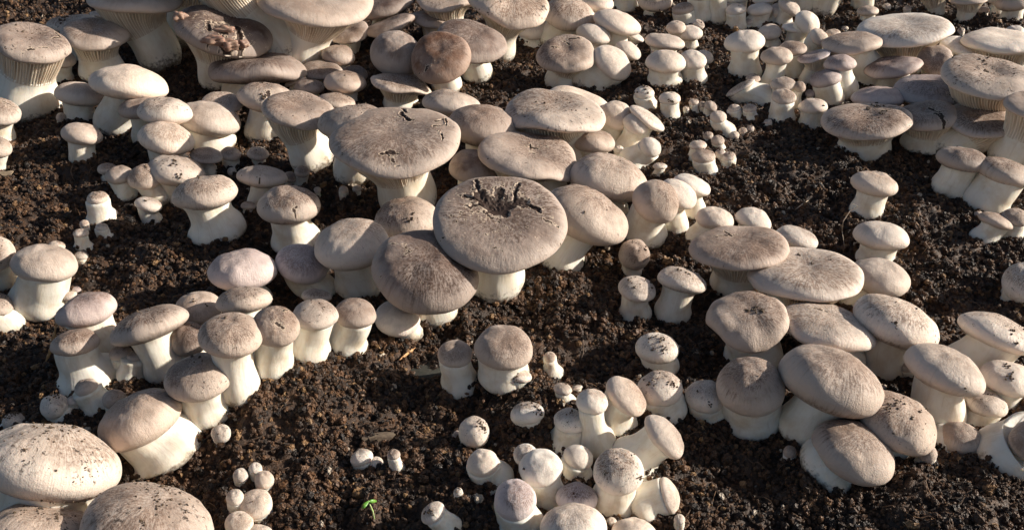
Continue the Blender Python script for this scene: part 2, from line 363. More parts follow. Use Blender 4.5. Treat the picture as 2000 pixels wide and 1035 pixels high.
1238 1040 44 29 4 B 1240 1088 32 36 .1 low cap cut by the bottom edge right of the largest front cap
1194 1019 11 10 0 B 1194 1032 8 9 .1 tiny ball between the two caps cut by the bottom edge
1308 967 37 18 74 D 1266 1006 32 44 .15 stout mushroom with a narrow cap turned fully sideways to the right
1327 1014 11 19 0 B 1326 1036 9 11 .05 egg-shaped bud at the right foot of the bottom group
846 1001 26 20 -36 B 876 1042 21 27 .1 small mushroom leaning left with a brown scab, at the bottom edge
895 960 9 11 0 B 897 978 8 11 .03 bud nearly buried in soil left of the ball-headed mushroom
706 893 22 18 -20 B 703 922 16 18 .25 flat broken button under a bit of bark, above the green seedling
735 903 14 12 0 B 733 920 11 13 .1 pale broken lump right beside the flat broken button
769 887 13 11 0 B 778 928 11 16 .3 dim little button right of the broken pair above the seedling
"""

# ------------------------------------------------------------------ pixel rays
CAM = Vector((0, 0, CAM_H))
FPX = (IMG_W / 2) / math.tan(HFOV / 2)
RIGHT = Vector((1, 0, 0))
FWD = Vector((0, math.cos(PITCH), -math.sin(PITCH)))
UP = Vector((0, math.sin(PITCH), math.cos(PITCH)))

def ray(px, py):
    return (FWD * FPX + RIGHT * (px - IMG_W / 2) + UP * (IMG_H / 2 - py)).normalized()

# ------------------------------------------------------------------ soil relief
_lat = np.random.RandomState(7).rand(256, 256)

def vnoise(x, y):
    xi = np.floor(x).astype(int); yi = np.floor(y).astype(int)
    fx = x - xi; fy = y - yi
    fx = fx * fx * (3 - 2 * fx); fy = fy * fy * (3 - 2 * fy)
    a = _lat[xi & 255, yi & 255]; b = _lat[(xi + 1) & 255, yi & 255]
    c = _lat[xi & 255, (yi + 1) & 255]; d = _lat[(xi + 1) & 255, (yi + 1) & 255]
    return (a * (1 - fx) + b * fx) * (1 - fy) + (c * (1 - fx) + d * fx) * fy - 0.5

def ground0(px, py):
    d = ray(px, py)
    t = CAM_H / -d.z
    return CAM + d * t

MOUNDS = []
for px, py, r, h in ((545, 770, .04, .016), (500, 850, .03, .007), (1010, 790, .022, .008), (1030, 870, .02, .007),
                     (955, 1005, .022, .009), (722, 1012, .008, .006), (1340, 1010, .018, .007), (60, 330, .05, .006),
                     (1230, 165, .03, .004), (1330, 168, .03, .006), (900, 620, .02, .005), (620, 690, .03, .004),
                     (980, 560, .02, .003), (1800, 420, .05, .006), (1850, 500, .04, .006), (1690, 320, .05, .005),
                     (1310, 350, .02, .005), (1500, 350, .05, .004), (940, 190, .04, .005), (1640, 30, .07, .008)):
    g = ground0(px, py)
    MOUNDS.append((g.x, g.y, r, h))

def relief(x, y, fine=True):
    x = np.asarray(x, float); y = np.asarray(y, float)
    h = 0.014 * vnoise(x * 9 + 3, y * 9 + 8) + 0.009 * vnoise(x * 23 + 31, y * 23)
    for mx, my, r, mh in MOUNDS:
        h = h + mh * np.exp(-((x - mx) ** 2 + (y - my) ** 2) / (r * r))
    n1 = vnoise(x * 70 + 5, y * 70 + 2)
    h = h + 0.0075 * n1
    if fine:
        n2 = vnoise(x * 170 + 9, y * 170 + 1); n3 = vnoise(x * 380, y * 380 + 7)
        h = h + 0.0052 * (np.abs(n2) - .18) * 1.6 + 0.0030 * n3
    return h

def on_ground(px, py):
    d = ray(px, py)
    z = 0.0
    p = CAM
    for _ in range(6):
        p = CAM + d * ((z - CAM_H) / d.z)
        z = float(relief(p.x, p.y, False))
    return Vector((p.x, p.y, z))

def foot_at(bx, by, bw):
    # by is the front edge of the foot as seen; the foot's centre lies half its depth behind
    return on_ground(bx, by - .80 * bw * -ray(bx, by).z)

# ------------------------------------------------------------------ materials
def mat_new(name):
    m = bpy.data.materials.new(name)
    m.use_nodes = True
    nt = m.node_tree
    bs = nt.nodes['Principled BSDF']
    return m, nt, bs

class NT:
    def __init__(self, nt):
        self.nt = nt
    def n(self, typ, **kw):
        nd = self.nt.nodes.new(typ)
        for k, v in kw.items():
            setattr(nd, k, v)
        return nd
    def link(self, a, b):
        self.nt.links.new(a, b)
    def put(self, sock, v):
        if isinstance(v, bpy.types.NodeSocket):
            self.link(v, sock)
        else:
            sock.default_value = v
    def math(self, op, a, b=0.0, c=None, clamp=False):
        nd = self.n('ShaderNodeMath', operation=op, use_clamp=clamp)
        self.put(nd.inputs[0], a); self.put(nd.inputs[1], b)
        if c is not None:
            self.put(nd.inputs[2], c)
        return nd.outputs[0]
    def vmath(self, op, a, b=(0, 0, 0)):
        nd = self.n('ShaderNodeVectorMath', operation=op)
        self.put(nd.inputs[0], a); self.put(nd.inputs[1], b)
        return nd.outputs['Value'] if op in ('LENGTH', 'DOT_PRODUCT') else nd.outputs[0]
    def noise(self, vec, scale, detail=3.0, rough=0.55, w=None, dist=0.0):
        nd = self.n('ShaderNodeTexNoise')
        if w is not None:
            nd.noise_dimensions = '4D'
            self.put(nd.inputs['W'], w)
        self.put(nd.inputs['Vector'], vec)
        nd.inputs['Scale'].default_value = scale
        nd.inputs['Detail'].default_value = detail
        nd.inputs['Roughness'].default_value = rough
        nd.inputs['Distortion'].default_value = dist
        return nd.outputs['Fac']
    def ramp(self, v, lo, hi, a=0.0, b=1.0):
        nd = self.n('ShaderNodeMapRange', interpolation_type='SMOOTHSTEP')
        self.put(nd.inputs['Value'], v)
        nd.inputs['From Min'].default_value = lo; nd.inputs['From Max'].default_value = hi
        nd.inputs['To Min'].default_value = a; nd.inputs['To Max'].default_value = b
        return nd.outputs[0]
    def mix(self, f, a, b, mode='MIX'):
        nd = self.n('ShaderNodeMix', data_type='RGBA', blend_type=mode)
        self.put(nd.inputs[0], f)
        for s, v in ((nd.inputs[6], a), (nd.inputs[7], b)):
            if isinstance(v, tuple) and len(v) == 3:
                v = v + (1,)
            self.put(s, v)
        return nd.outputs[2]
    def bump(self, h, dist, strength=1.0, normal=None):
        nd = self.n('ShaderNodeBump')
        self.put(nd.inputs['Height'], h)
        nd.inputs['Distance'].default_value = dist
        nd.inputs['Strength'].default_value = strength
        if normal is not None:
            self.link(normal, nd.inputs['Normal'])
        return nd.outputs[0]

def make_cap_material():
    m, nt, bs = mat_new('cap_skin')
    T = NT(nt)
    tc = T.n('ShaderNodeTexCoord'); oi = T.n('ShaderNodeObjectInfo')
    p = tc.outputs['Object']; rnd = oi.outputs['Random']
    w = T.math('MULTIPLY', rnd, 57.0)
    sep = T.n('ShaderNodeSeparateXYZ'); T.link(p, sep.inputs[0])
    flat = T.vmath('MULTIPLY', p, (1, 1, 0))
    r = T.vmath('LENGTH', flat)
    d = T.vmath('NORMALIZE', flat)
    def radial(k, s):
        a = T.vmath('MULTIPLY', d, (k, k, 0))
        b = T.n('ShaderNodeCombineXYZ'); T.put(b.inputs[2], T.math('MULTIPLY', r, s))
        return T.vmath('ADD', a, b.outputs[0])
    warp = T.noise(p, 3.0, 2, .5, w)
    st1 = T.noise(radial(13, 3.2), 1.0, 4, .6, T.math('ADD', w, T.math('MULTIPLY', warp, 1.2)))
    st2 = T.noise(radial(34, 8.0), 1.0, 3, .65, w)
    blotch = T.noise(p, 1.7, 4, .6, w)
    fine = T.noise(p, 22.0, 4, .7, w)
    grain = T.noise(p, 60.0, 3, .7, w)
    base = oi.outputs['Color']
    pale = T.mix(0.26, T.mix(1.0, base, (1.35, 1.33, 1.32), 'MULTIPLY'), (0.86, 0.79, 0.71))
    dark = T.mix(1.0, base, (0.33, 0.235, 0.185), 'MULTIPLY')
    # fibrous brown patch, off centre, with an uneven edge that leaves the rim paler
    al = oi.outputs['Alpha']
    ox = T.math('MULTIPLY', T.math('SINE', T.math('MULTIPLY', rnd, 91.0)), .42)
    oy = T.math('MULTIPLY', T.math('SINE', T.math('MULTIPLY', rnd, 47.0)), .42)
    oc = T.n('ShaderNodeCombineXYZ'); T.put(oc.inputs[0], ox); T.put(oc.inputs[1], oy)
    r2 = T.vmath('LENGTH', T.vmath('ADD', flat, oc.outputs[0]))
    edge = T.math('ADD', r2, T.math('MULTIPLY', T.math('SUBTRACT', blotch, .5), 2.0))
    edge = T.math('ADD', edge, T.math('MULTIPLY', T.math('SUBTRACT', st1, .5), .9))
    patch = T.ramp(edge, 1.10, .62)
    fleck = T.ramp(T.math('ADD', T.math('MULTIPLY', st2, .5), T.math('MULTIPLY', fine, .5)), .455, .55)
    power = T.math('MULTIPLY', T.ramp(al, 0.0, .22, .30, 1.0), T.math('MULTIPLY_ADD', T.math('FRACT', T.math('MULTIPLY', rnd, 13.7)), .35, .65))
    f = T.math('MULTIPLY', T.math('MULTIPLY', patch, T.math('MULTIPLY_ADD', fleck, .72, .28)), power, clamp=True)
    bl = T.ramp(blotch, .40, .64)
    s1 = T.ramp(st1, .46, .66)
    col = T.mix(T.ramp(blotch, .34, .66, 1.0, .0), base, pale)
    col = T.mix(f, col, dark)
    col = T.mix(T.math('MULTIPLY', T.math('MULTIPLY', s1, T.ramp(r, .1, .4)), T.math('MULTIPLY', power, .28)), col, dark)
    # light felt
    col = T.mix(T.math('MULTIPLY', T.ramp(grain, .54, .68), .30), col, pale)
    # rim and underside pale
    col = T.mix(T.ramp(T.math('ADD', r, T.math('MULTIPLY', T.math('SUBTRACT', st1, .5), .35)), .80, 1.0, 0.0, .85), col, pale)
    col = T.mix(T.ramp(sep.outputs[2], -.34, -.46, 0, .6), col, (0.58, 0.49, 0.39))
    # soil specks, more on dirty caps (alpha of the object colour)
    sp = T.noise(p, 13.0, 5, .72, T.math('ADD', w, 11.3), dist=.6)
    gate = T.ramp(T.noise(p, 2.3, 2, .5, T.math('ADD', w, 4.1)), .42, .60)
    thr = T.math('SUBTRACT', .715, T.math('MULTIPLY', al, .13))
    spk = T.math('MULTIPLY', T.math('SUBTRACT', sp, thr), 40.0, clamp=True)
    spk = T.math('MULTIPLY', spk, T.math('MULTIPLY_ADD', gate, .9, .1))
    spk = T.math('MULTIPLY', spk, T.ramp(sep.outputs[2], -.08, .02))
    col = T.mix(T.math('MULTIPLY', spk, .88), col, (0.035, 0.024, 0.018))
    at = T.n('ShaderNodeAttribute', attribute_name='crack')
    cr = at.outputs['Fac']
    col = T.mix(T.ramp(cr, .25, .75), col, (0.040, 0.022, 0.015))
    halo = T.math('MULTIPLY', T.ramp(cr, .01, .12), T.ramp(cr, .6, .35))
    col = T.mix(T.math('MULTIPLY', halo, .6), col, (0.62, 0.50, 0.38))
    T.link(col, bs.inputs['Base Color'])
    bs.inputs['Roughness'].default_value = .62
    T.put(bs.inputs['Roughness'], T.ramp(fine, .3, .7, .5, .75))
    bs.inputs['Specular IOR Level'].default_value = .35
    bs.inputs['Subsurface Weight'].default_value = .22
    bs.inputs['Subsurface Radius'].default_value = (1.0, .6, .4)
    bs.inputs['Subsurface Scale'].default_value = .0022
    h = T.math('ADD', T.math('MULTIPLY', st1, .25), T.math('MULTIPLY', st2, .32))
    h = T.math('ADD', h, T.math('MULTIPLY', T.noise(p, 5.0, 3, .6, w), .8))
    h = T.math('MULTIPLY', h, T.ramp(r, .06, .3))
    h = T.math('ADD', h, T.math('MULTIPLY', fine, .5))
    h = T.math('ADD', h, T.math('MULTIPLY', spk, .5))
    h = T.math('ADD', h, T.math('MULTIPLY', grain, .18))
    T.link(T.bump(h, .0009, .9), bs.inputs['Normal'])
    return m

def make_stem_material():
    m, nt, bs = mat_new('stem_flesh')
    T = NT(nt)
    oi = T.n('ShaderNodeObjectInfo')
    at = T.n('ShaderNodeAttribute', attribute_name='wrap')
    v = at.outputs['Vector']
    w = T.math('MULTIPLY', oi.outputs['Random'], 31.0)
    geo = T.n('ShaderNodeNewGeometry')
    st = T.noise(T.vmath('MULTIPLY', v, (9, 9, 1.6)), 1.0, 4, .6, w)
    st2 = T.noise(T.vmath('MULTIPLY', v, (26, 26, 2.6)), 1.0, 3, .6, w)
    bl = T.noise(T.vmath('MULTIPLY', v, (1.4, 1.4, 2.6)), 1.0, 4, .6, w)
    col = T.mix(T.ramp(bl, .38, .75), (0.84, 0.79, 0.69), (0.68, 0.575, 0.43))
    col = T.mix(T.math('MULTIPLY', T.ramp(st, .52, .74), .34), col, (0.55, 0.45, 0.34))
    col = T.mix(T.math('MULTIPLY', T.ramp(st2, .56, .75), .12), col, (0.55, 0.46, 0.36))
    # soil clinging to the foot, with an uneven upper edge
    sv = T.n('ShaderNodeSeparateXYZ'); T.link(v, sv.inputs[0])
    dn = T.noise(geo.outputs['Position'], 260.0, 4, .7)
    foot = T.math('ADD', T.math('MULTIPLY', sv.outputs[2], -2.6), T.math('MULTIPLY_ADD', dn, 1.3, -.25))
    col = T.mix(T.ramp(foot, -.12, .25, 0, .82), col, (0.10, 0.066, 0.042))
    spk = T.noise(geo.outputs['Position'], 420.0, 3, .6)
    col = T.mix(T.ramp(spk, .74, .78, 0, .8), col, (0.06, 0.04, 0.03))
    T.link(col, bs.inputs['Base Color'])
    bs.inputs['Roughness'].default_value = .55
    bs.inputs['Specular IOR Level'].default_value = .35
    bs.inputs['Subsurface Weight'].default_value = .35
    bs.inputs['Subsurface Radius'].default_value = (1.0, .7, .45)
    bs.inputs['Subsurface Scale'].default_value = .003
    h = T.math('ADD', T.math('MULTIPLY', st, .28), T.math('MULTIPLY', st2, .12))
    h = T.math('ADD', h, T.math('MULTIPLY', bl, 1.2))
    T.link(T.bump(h, .0008, .8), bs.inputs['Normal'])
    return m

def make_gill_material():
    m, nt, bs = mat_new('gill_flesh')
    T = NT(nt)
    at = T.n('ShaderNodeAttribute', attribute_name='wrap')
    n = T.noise(T.vmath('MULTIPLY', at.outputs['Vector'], (14, 14, 2)), 1.0, 3, .6)
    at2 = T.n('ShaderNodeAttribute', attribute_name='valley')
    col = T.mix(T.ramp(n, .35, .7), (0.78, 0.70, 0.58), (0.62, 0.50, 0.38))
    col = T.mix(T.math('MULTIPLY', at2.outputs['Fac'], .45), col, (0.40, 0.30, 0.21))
    T.link(col, bs.inputs['Base Color'])
    bs.inputs['Roughness'].default_value = .6
    bs.inputs['Subsurface Weight'].default_value = .15
    bs.inputs['Subsurface Radius'].default_value = (1.0, .7, .45)
    bs.inputs['Subsurface Scale'].default_value = .0015
    return m

def make_soil_material(name, crumb=False):
    m, nt, bs = mat_new(name)
    T = NT(nt)
    geo = T.n('ShaderNodeNewGeometry')
    pos = geo.outputs['Position']
    big = T.noise(pos, 16.0, 4, .6)
    med = T.noise(pos, 160.0, 5, .7)
    fin = T.noise(pos, 900.0, 4, .7)
    col = T.mix(T.ramp(big, .35, .65), (0.026, 0.0135, 0.0070), (0.046, 0.023, 0.011))
    col = T.mix(T.ramp(med, .45, .7), col, (0.110, 0.053, 0.023))
    if crumb:
        oi = T.n('ShaderNodeObjectInfo')
        rn = oi.outputs['Random']
        col = T.mix(T.ramp(rn, .5, .95), col, (0.125, 0.060, 0.026))
        col = T.mix(T.ramp(rn, .93, .985), col, (0.26, 0.150, 0.066))  # a few crumbs coloured light gold as painted glints
        col = T.mix(T.ramp(rn, .35, .05), col, (0.015, 0.009, 0.006))
        col = T.mix(T.ramp(rn, .994, .996), col, (0.45, 0.38, 0.30))
    T.link(col, bs.inputs['Base Color'])
    T.put(bs.inputs['Roughness'], T.ramp(fin, .3, .7, .34, .80))
    bs.inputs['Specular IOR Level'].default_value = .5
    h = T.math('ADD', T.math('MULTIPLY', med, 1.0), T.math('MULTIPLY', fin, .5))
    T.link(T.bump(h, .0016 if not crumb else .0007, 1.0), bs.inputs['Normal'])
    return m

def plain(name, col, rough=.6, sss=0.0, var=None, scale=200.0, bump=.0003):
    m, nt, bs = mat_new(name)
    T = NT(nt)
    geo = T.n('ShaderNodeNewGeometry')
    n = T.noise(geo.outputs['Position'], scale, 4, .65)
    T.link(T.mix(T.ramp(n, .35, .68), col, var or tuple(c * .6 for c in col)), bs.inputs['Base Color'])
    bs.inputs['Roughness'].default_value = rough
    bs.inputs['Subsurface Weight'].default_value = sss
    bs.inputs['Subsurface Scale'].default_value = .002
    T.link(T.bump(n, bump, .8), bs.inputs['Normal'])
    return m

M_CAP = make_cap_material()
M_STEM = make_stem_material()
M_GILL = make_gill_material()
M_SOIL = make_soil_material('soil_bed')
M_CRUMB = make_soil_material('soil_crumb', True)

# ------------------------------------------------------------------ mesh helpers
def mesh_obj(name, verts, faces, mat, parent=None, smooth=True, attrs=None):
    me = bpy.data.meshes.new(name)
    verts = np.asarray(verts, dtype=np.float32).reshape(-1, 3)
    me.from_pydata([tuple(v) for v in verts.tolist()], [], faces)
    if smooth:
        me.polygons.foreach_set('use_smooth', [True] * len(me.polygons))
    if attrs:
        for k, a in attrs.items():
            a = np.asarray(a, dtype=np.float32)
            if a.ndim == 1:
                at = me.attributes.new(k, 'FLOAT', 'POINT'); at.data.foreach_set('value', a)
            else:
                at = me.attributes.new(k, 'FLOAT_VECTOR', 'POINT'); at.data.foreach_set('vector', a.ravel())
    me.materials.append(mat)
    me.update()
    o = bpy.data.objects.new(name, me)
    COL.objects.link(o)
    if parent is not None:
        o.parent = parent
    return o

_grid_cache = {}
def ring_faces(nr, nc, top=False, bottom=False):
    key = (nr, nc, top, bottom)
    if key in _grid_cache:
        return _grid_cache[key]
    f = []
    for i in range(nr - 1):
        for j in range(nc):
            k = (j + 1) % nc
            f.append((i * nc + j, i * nc + k, (i + 1) * nc + k, (i + 1) * nc + j))
    if top:
        f.append(tuple(range(nc))[::-1])
    if bottom:
        f.append(tuple((nr - 1) * nc + j for j in range(nc)))
    _grid_cache[key] = f
    return f

def tag(o, label=None, cat=None, group=None, kind=None):
    for k, v in (('label', label), ('category', cat), ('group', group), ('kind', kind)):
        if v:
            o[k] = v
    return o

# ------------------------------------------------------------------ the ground
def grid_obj(name, xs, ys, zf, mat):
    X, Y = np.meshgrid(xs, ys)
    Z = zf(X, Y)
    nx, ny = len(xs), len(ys)
    V = np.stack([X, Y, Z], -1).reshape(-1, 3)
    i = np.arange(nx - 1)[None, :] + nx * np.arange(ny - 1)[:, None]
    F = np.stack([i, i + 1, i + 1 + nx, i + nx], -1).reshape(-1, 4)
    me = bpy.data.meshes.new(name)
    me.vertices.add(len(V)); me.vertices.foreach_set('co', V.astype(np.float32).ravel())
    me.loops.add(F.size); me.loops.foreach_set('vertex_index', F.astype(np.int32).ravel())
    me.polygons.add(len(F)); me.polygons.foreach_set('loop_start', (np.arange(len(F)) * 4).astype(np.int32))
    me.polygons.foreach_set('use_smooth', np.ones(len(F), bool))
    me.update(calc_edges=True)
    me.materials.append(mat)
    o = bpy.data.objects.new(name, me); COL.objects.link(o)
    return o

# one sheet: fine steps in the bed that the camera sees, long steps out to the horizon
def axis(lo, hi, step, far):
    mid = np.arange(lo, hi, step)
    g = step * 1.35 ** np.arange(1, 60)
    out = np.cumsum(g); out = out[out < far]
    return np.concatenate([(lo - out)[::-1], mid, mid[-1] + out])

def bed_height(X, Y):
    near = np.clip(1.2 - np.maximum(np.abs(X) - .75, np.abs(Y - .76) - .56) * 3, 0, 1)
    return relief(X, Y) * near
ground = grid_obj('ground', axis(-.85, .85, .0024, 120), axis(.24, 1.30, .0024, 120), bed_height, M_SOIL)
tag(ground, 'dark damp soil of the mushroom bed', kind='structure')

# loose crumbs: one object, instanced by geometry nodes
def crumb_points():
    rs = np.random.RandomState(3)
    P = []
    n = 400000
    y = .27 + (1.36 - .27) * rs.rand(n) ** 1.25
    half = y * .52 + .12
    x = (rs.rand(n) * 2 - 1) * half
    clump = vnoise(x * 40 + 2, y * 40 + 5) + .6 * vnoise(x * 110, y * 110 + 3)
    keep = rs.rand(n) < np.clip(.62 + clump * 1.2, .34, 1)
    x, y, clump = x[keep], y[keep], clump[keep]
    size = .00055 + .00095 * rs.rand(len(x)) ** 2.6 + np.where(rs.rand(len(x)) < .012, .0012, 0)
    size = size * (1 + np.clip(clump, 0, .5)) * (0.85 + y * .45)
    z = relief(x, y) + size * .35 + np.clip(clump, 0, 1) * .0022 * rs.rand(len(x))
    # crumbs pushed up around every foot
    X, Y, Z, S = [x], [y], [z], [size]
    for line in ROWS.strip().splitlines():
        if line.startswith('#'):
            continue
        q = line.split()
        g = foot_at(float(q[6]), float(q[7]), float(q[9]))
        rb = float(q[9]) * (g - CAM).dot(FWD) / FPX
        m = int(50 + 170 * min(1, rb / .015))
        an = rs.rand(m) * 6.283
        rr = rb * (.86 + .10 * np.sin(an * 3 + rb * 900)) + (.0015 + rb * .28) * np.abs(rs.randn(m))
        s_ = .0007 + .0010 * rs.rand(m) ** 2
        fall = np.clip(1 - (rr - rb) / (rb * .6 + .002), 0, 1)
        X.append(g.x + np.cos(an) * rr); Y.append(g.y + np.sin(an) * rr); S.append(s_)
        side = .5 + .5 * np.sin(an + rb * 2000)
        Z.append(np.maximum(relief(X[-1], Y[-1]), g.z - .002) + fall * side * (.001 + rb * .20) * rs.rand(m))
    x, y, z, size = (np.concatenate(v) for v in (X, Y, Z, S))
    return np.stack([x, y, z], 1), size, rs

def make_crumbs():
    P, size, rs = crumb_points()
    me = bpy.data.meshes.new('soil_crumbs')
    me.vertices.add(len(P)); me.vertices.foreach_set('co', P.astype(np.float32).ravel())
    a = me.attributes.new('size', 'FLOAT', 'POINT'); a.data.foreach_set('value', size.astype(np.float32))
    sv = (0.7 + .6 * rs.rand(len(P), 3)).astype(np.float32)
    a = me.attributes.new('stretch', 'FLOAT_VECTOR', 'POINT'); a.data.foreach_set('vector', (sv * size[:, None]).astype(np.float32).ravel())
    a = me.attributes.new('turn', 'FLOAT_VECTOR', 'POINT'); a.data.foreach_set('vector', (rs.rand(len(P), 3) * 6.28).astype(np.float32).ravel())
    a = me.attributes.new('pick', 'INT', 'POINT'); a.data.foreach_set('value', rs.randint(0, 5, len(P)).astype(np.int32))
    me.materials.append(M_CRUMB)
    o = bpy.data.objects.new('soil_crumbs', me); COL.objects.link(o)
    ng = bpy.data.node_groups.new('crumb_scatter', 'GeometryNodeTree')
    ng.interface.new_socket('Geometry', in_out='INPUT', socket_type='NodeSocketGeometry')
    ng.interface.new_socket('Geometry', in_out='OUTPUT', socket_type='NodeSocketGeometry')
    N = ng.nodes.new; L = ng.links.new
    gi = N('NodeGroupInput'); go = N('NodeGroupOutput')
    join = N('GeometryNodeJoinGeometry')
    for s in range(5):
        ico = N('GeometryNodeMeshIcoSphere'); ico.inputs['Radius'].default_value = 1; ico.inputs['Subdivisions'].default_value = 3
        sp = N('GeometryNodeSetPosition')
        pos = N('GeometryNodeInputPosition')
        nz = N('ShaderNodeTexNoise'); nz.noise_dimensions = '4D'; nz.inputs['W'].default_value = s * 3.7
        nz.inputs['Scale'].default_value = 1.5; nz.inputs['Detail'].default_value = 6; nz.inputs['Roughness'].default_value = .75
        L(pos.outputs[0], nz.inputs['Vector'])
        sub = N('ShaderNodeVectorMath'); sub.operation = 'SUBTRACT'; sub.inputs[1].default_value = (.5, .5, .5)
        L(nz.outputs['Color'], sub.inputs[0])
        sc = N('ShaderNodeVectorMath'); sc.operation = 'SCALE'; sc.inputs['Scale'].default_value = 3.2
        L(sub.outputs[0], sc.inputs[0])
        L(ico.outputs['Mesh'], sp.inputs['Geometry']); L(sc.outputs[0], sp.inputs['Offset'])
        sm = N('GeometryNodeSetMaterial'); sm.inputs['Material'].default_value = M_CRUMB
        L(sp.outputs[0], sm.inputs['Geometry'])
        ti = N('GeometryNodeGeometryToInstance'); L(sm.outputs[0], ti.inputs[0])
        L(ti.outputs[0], join.inputs[0])
    iop = N('GeometryNodeInstanceOnPoints')
    L(gi.outputs[0], iop.inputs['Points']); L(join.outputs[0], iop.inputs['Instance'])
    iop.inputs['Pick Instance'].default_value = True
    def attr(nm, dt):
        a = N('GeometryNodeInputNamedAttribute'); a.data_type = dt; a.inputs['Name'].default_value = nm
        return a.outputs['Attribute']
    L(attr('pick', 'INT'), iop.inputs['Instance Index'])
    L(attr('turn', 'FLOAT_VECTOR'), iop.inputs['Rotation'])
    L(attr('stretch', 'FLOAT_VECTOR'), iop.inputs['Scale'])
    L(iop.outputs[0], go.inputs[0])
    md = o.modifiers.new('scatter', 'NODES'); md.node_group = ng
    tag(o, 'loose dark brown crumbs of peat and compost covering the bed', 'soil', kind='stuff')
    return o
make_crumbs()

# ------------------------------------------------------------------ mushrooms
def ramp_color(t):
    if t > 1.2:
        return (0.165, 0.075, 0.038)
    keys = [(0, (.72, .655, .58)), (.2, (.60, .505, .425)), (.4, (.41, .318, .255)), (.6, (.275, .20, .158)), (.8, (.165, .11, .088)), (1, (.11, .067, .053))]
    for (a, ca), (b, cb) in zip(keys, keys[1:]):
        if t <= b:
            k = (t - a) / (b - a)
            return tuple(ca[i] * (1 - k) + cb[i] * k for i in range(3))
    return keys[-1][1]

K_RANGE = {'F': (.20, .32), 'f': (.28, .46), 'D': (.54, .76), 'B': (.74, .96)}

# dark cracks and torn patches, as strokes over the cap (x0, y0, x1, y1, half width), with their depth
CRACKS = {
    'largest centre cap': (.026, [(928, 350, 940, 385, 4), (938, 383, 962, 410, 13), (955, 395, 990, 402, 15), (985, 400, 1020, 398, 11), (1015, 398, 1050, 412, 5),
                           (1002, 395, 1010, 358, 4), (1020, 400, 1052, 416, 4), (955, 400, 905, 384, 4), (940, 400, 920, 404, 4),
                           (965, 400, 983, 420, 9), (975, 375, 965, 395, 9), (1058, 428, 1090, 440, 1.5)]),
    'broad purple-brown': (.03, [(787, 210, 793, 222, 4), (783, 222, 798, 238, 6), (852, 240, 868, 233, 4), (868, 228, 872, 245, 3), (845, 252, 862, 248, 2.5), (860, 262, 864, 272, 2.5),
                           (745, 300, 765, 296, 4), (755, 297, 772, 312, 3)]),
    'branching crack': (.03, [(572, 398, 566, 418, 1.8), (573, 398, 588, 406, 1.5), (574, 395, 584, 402, 1.4), (566, 416, 558, 424, 1.4)]),
    'dark chocolate': (.06, [(408, 48, 440, 46, 7), (440, 48, 462, 56, 6), (462, 58, 470, 80, 8), (430, 75, 455, 88, 9), (470, 75, 478, 95, 6), (405, 52, 410, 62, 5)]),
    'chipped wet spot': (.04, [(505, 184, 524, 192, 4), (524, 180, 530, 192, 3)]),
    'rust-brown': (.03, [(828, 138, 837, 129, 2.2)]),
    'wavy cap with curled-out': (.03, [(1028, 284, 1052, 288, 2.2), (1034, 280, 1044, 298, 2), (1050, 284, 1066, 286, 1.6)]),
    'grey fuzzy cap': (.02, [(1400, 466, 1436, 460, 2.5), (1415, 455, 1428, 464, 2.5)]),
    'taupe cap with a thin crack': (.02, [(1900, 222, 1928, 230, 1.2)]),
    'brown cap with a black scuff': (.02, [(1815, 210, 1835, 220, 3), (1825, 220, 1845, 235, 3), (1838, 224, 1846, 240, 3)]),
    'mushroom at the upper left edge': (.015, [(52, 93, 66, 95, 1.8), (75, 94, 92, 93, 1.6), (100, 78, 118, 74, 2.5), (108, 66, 120, 74, 2)]),
    'brown cap with dark chips': (.02, [(538, 635, 552, 640, 3), (552, 615, 562, 608, 2)]),
    'tan cap with dark scuffed top': (.02, [(1112, 78, 1132, 76, 3), (1100, 82, 1112, 88, 2), (1078, 96, 1092, 94, 1.6)]),
    'big oval cap with scattered': (.01, [(1690, 212, 1708, 206, 2), (1716, 222, 1736, 216, 2.5)]),
    'fuzzy cap sandwiched': (.015, [(1590, 607, 1612, 614, 3), (1645, 612, 1660, 618, 2)]),
    'flat tan cap with a scribble': (.015, [(500, 340, 518, 344, 1.2), (506, 338, 510, 348, 1.1), (492, 340, 500, 342, 1)]),
    'big dark-brown velvety': (.01, [(765, 478, 790, 484, 1.0), (790, 484, 798, 500, 1.0), (798, 500, 790, 510, 1.0)]),
    'cap with a small split': (.02, [(1876, 322, 1886, 328, 1.8)]),
    'long pale flat cap': (.01, []),
    'pinkish cap with a dark mark': (.01, [(5, 204, 28, 210, 1.5)]),
    'brown-violet cap with a nicked': (.01, [(1850, 178, 1872, 184, 1.2), (1762, 165, 1770, 163, 1.2)]),
    'bright broad cap with scratches': (.01, [(1490, 495, 1530, 492, 1.0), (1500, 502, 1536, 500, .8)]),
}

def noise1(rs, n=4):
    return [(rs.uniform(-1, 1), rs.uniform(0, 6.28)) for _ in range(n)]

TWIN_MIN = 0.0
mushrooms = []

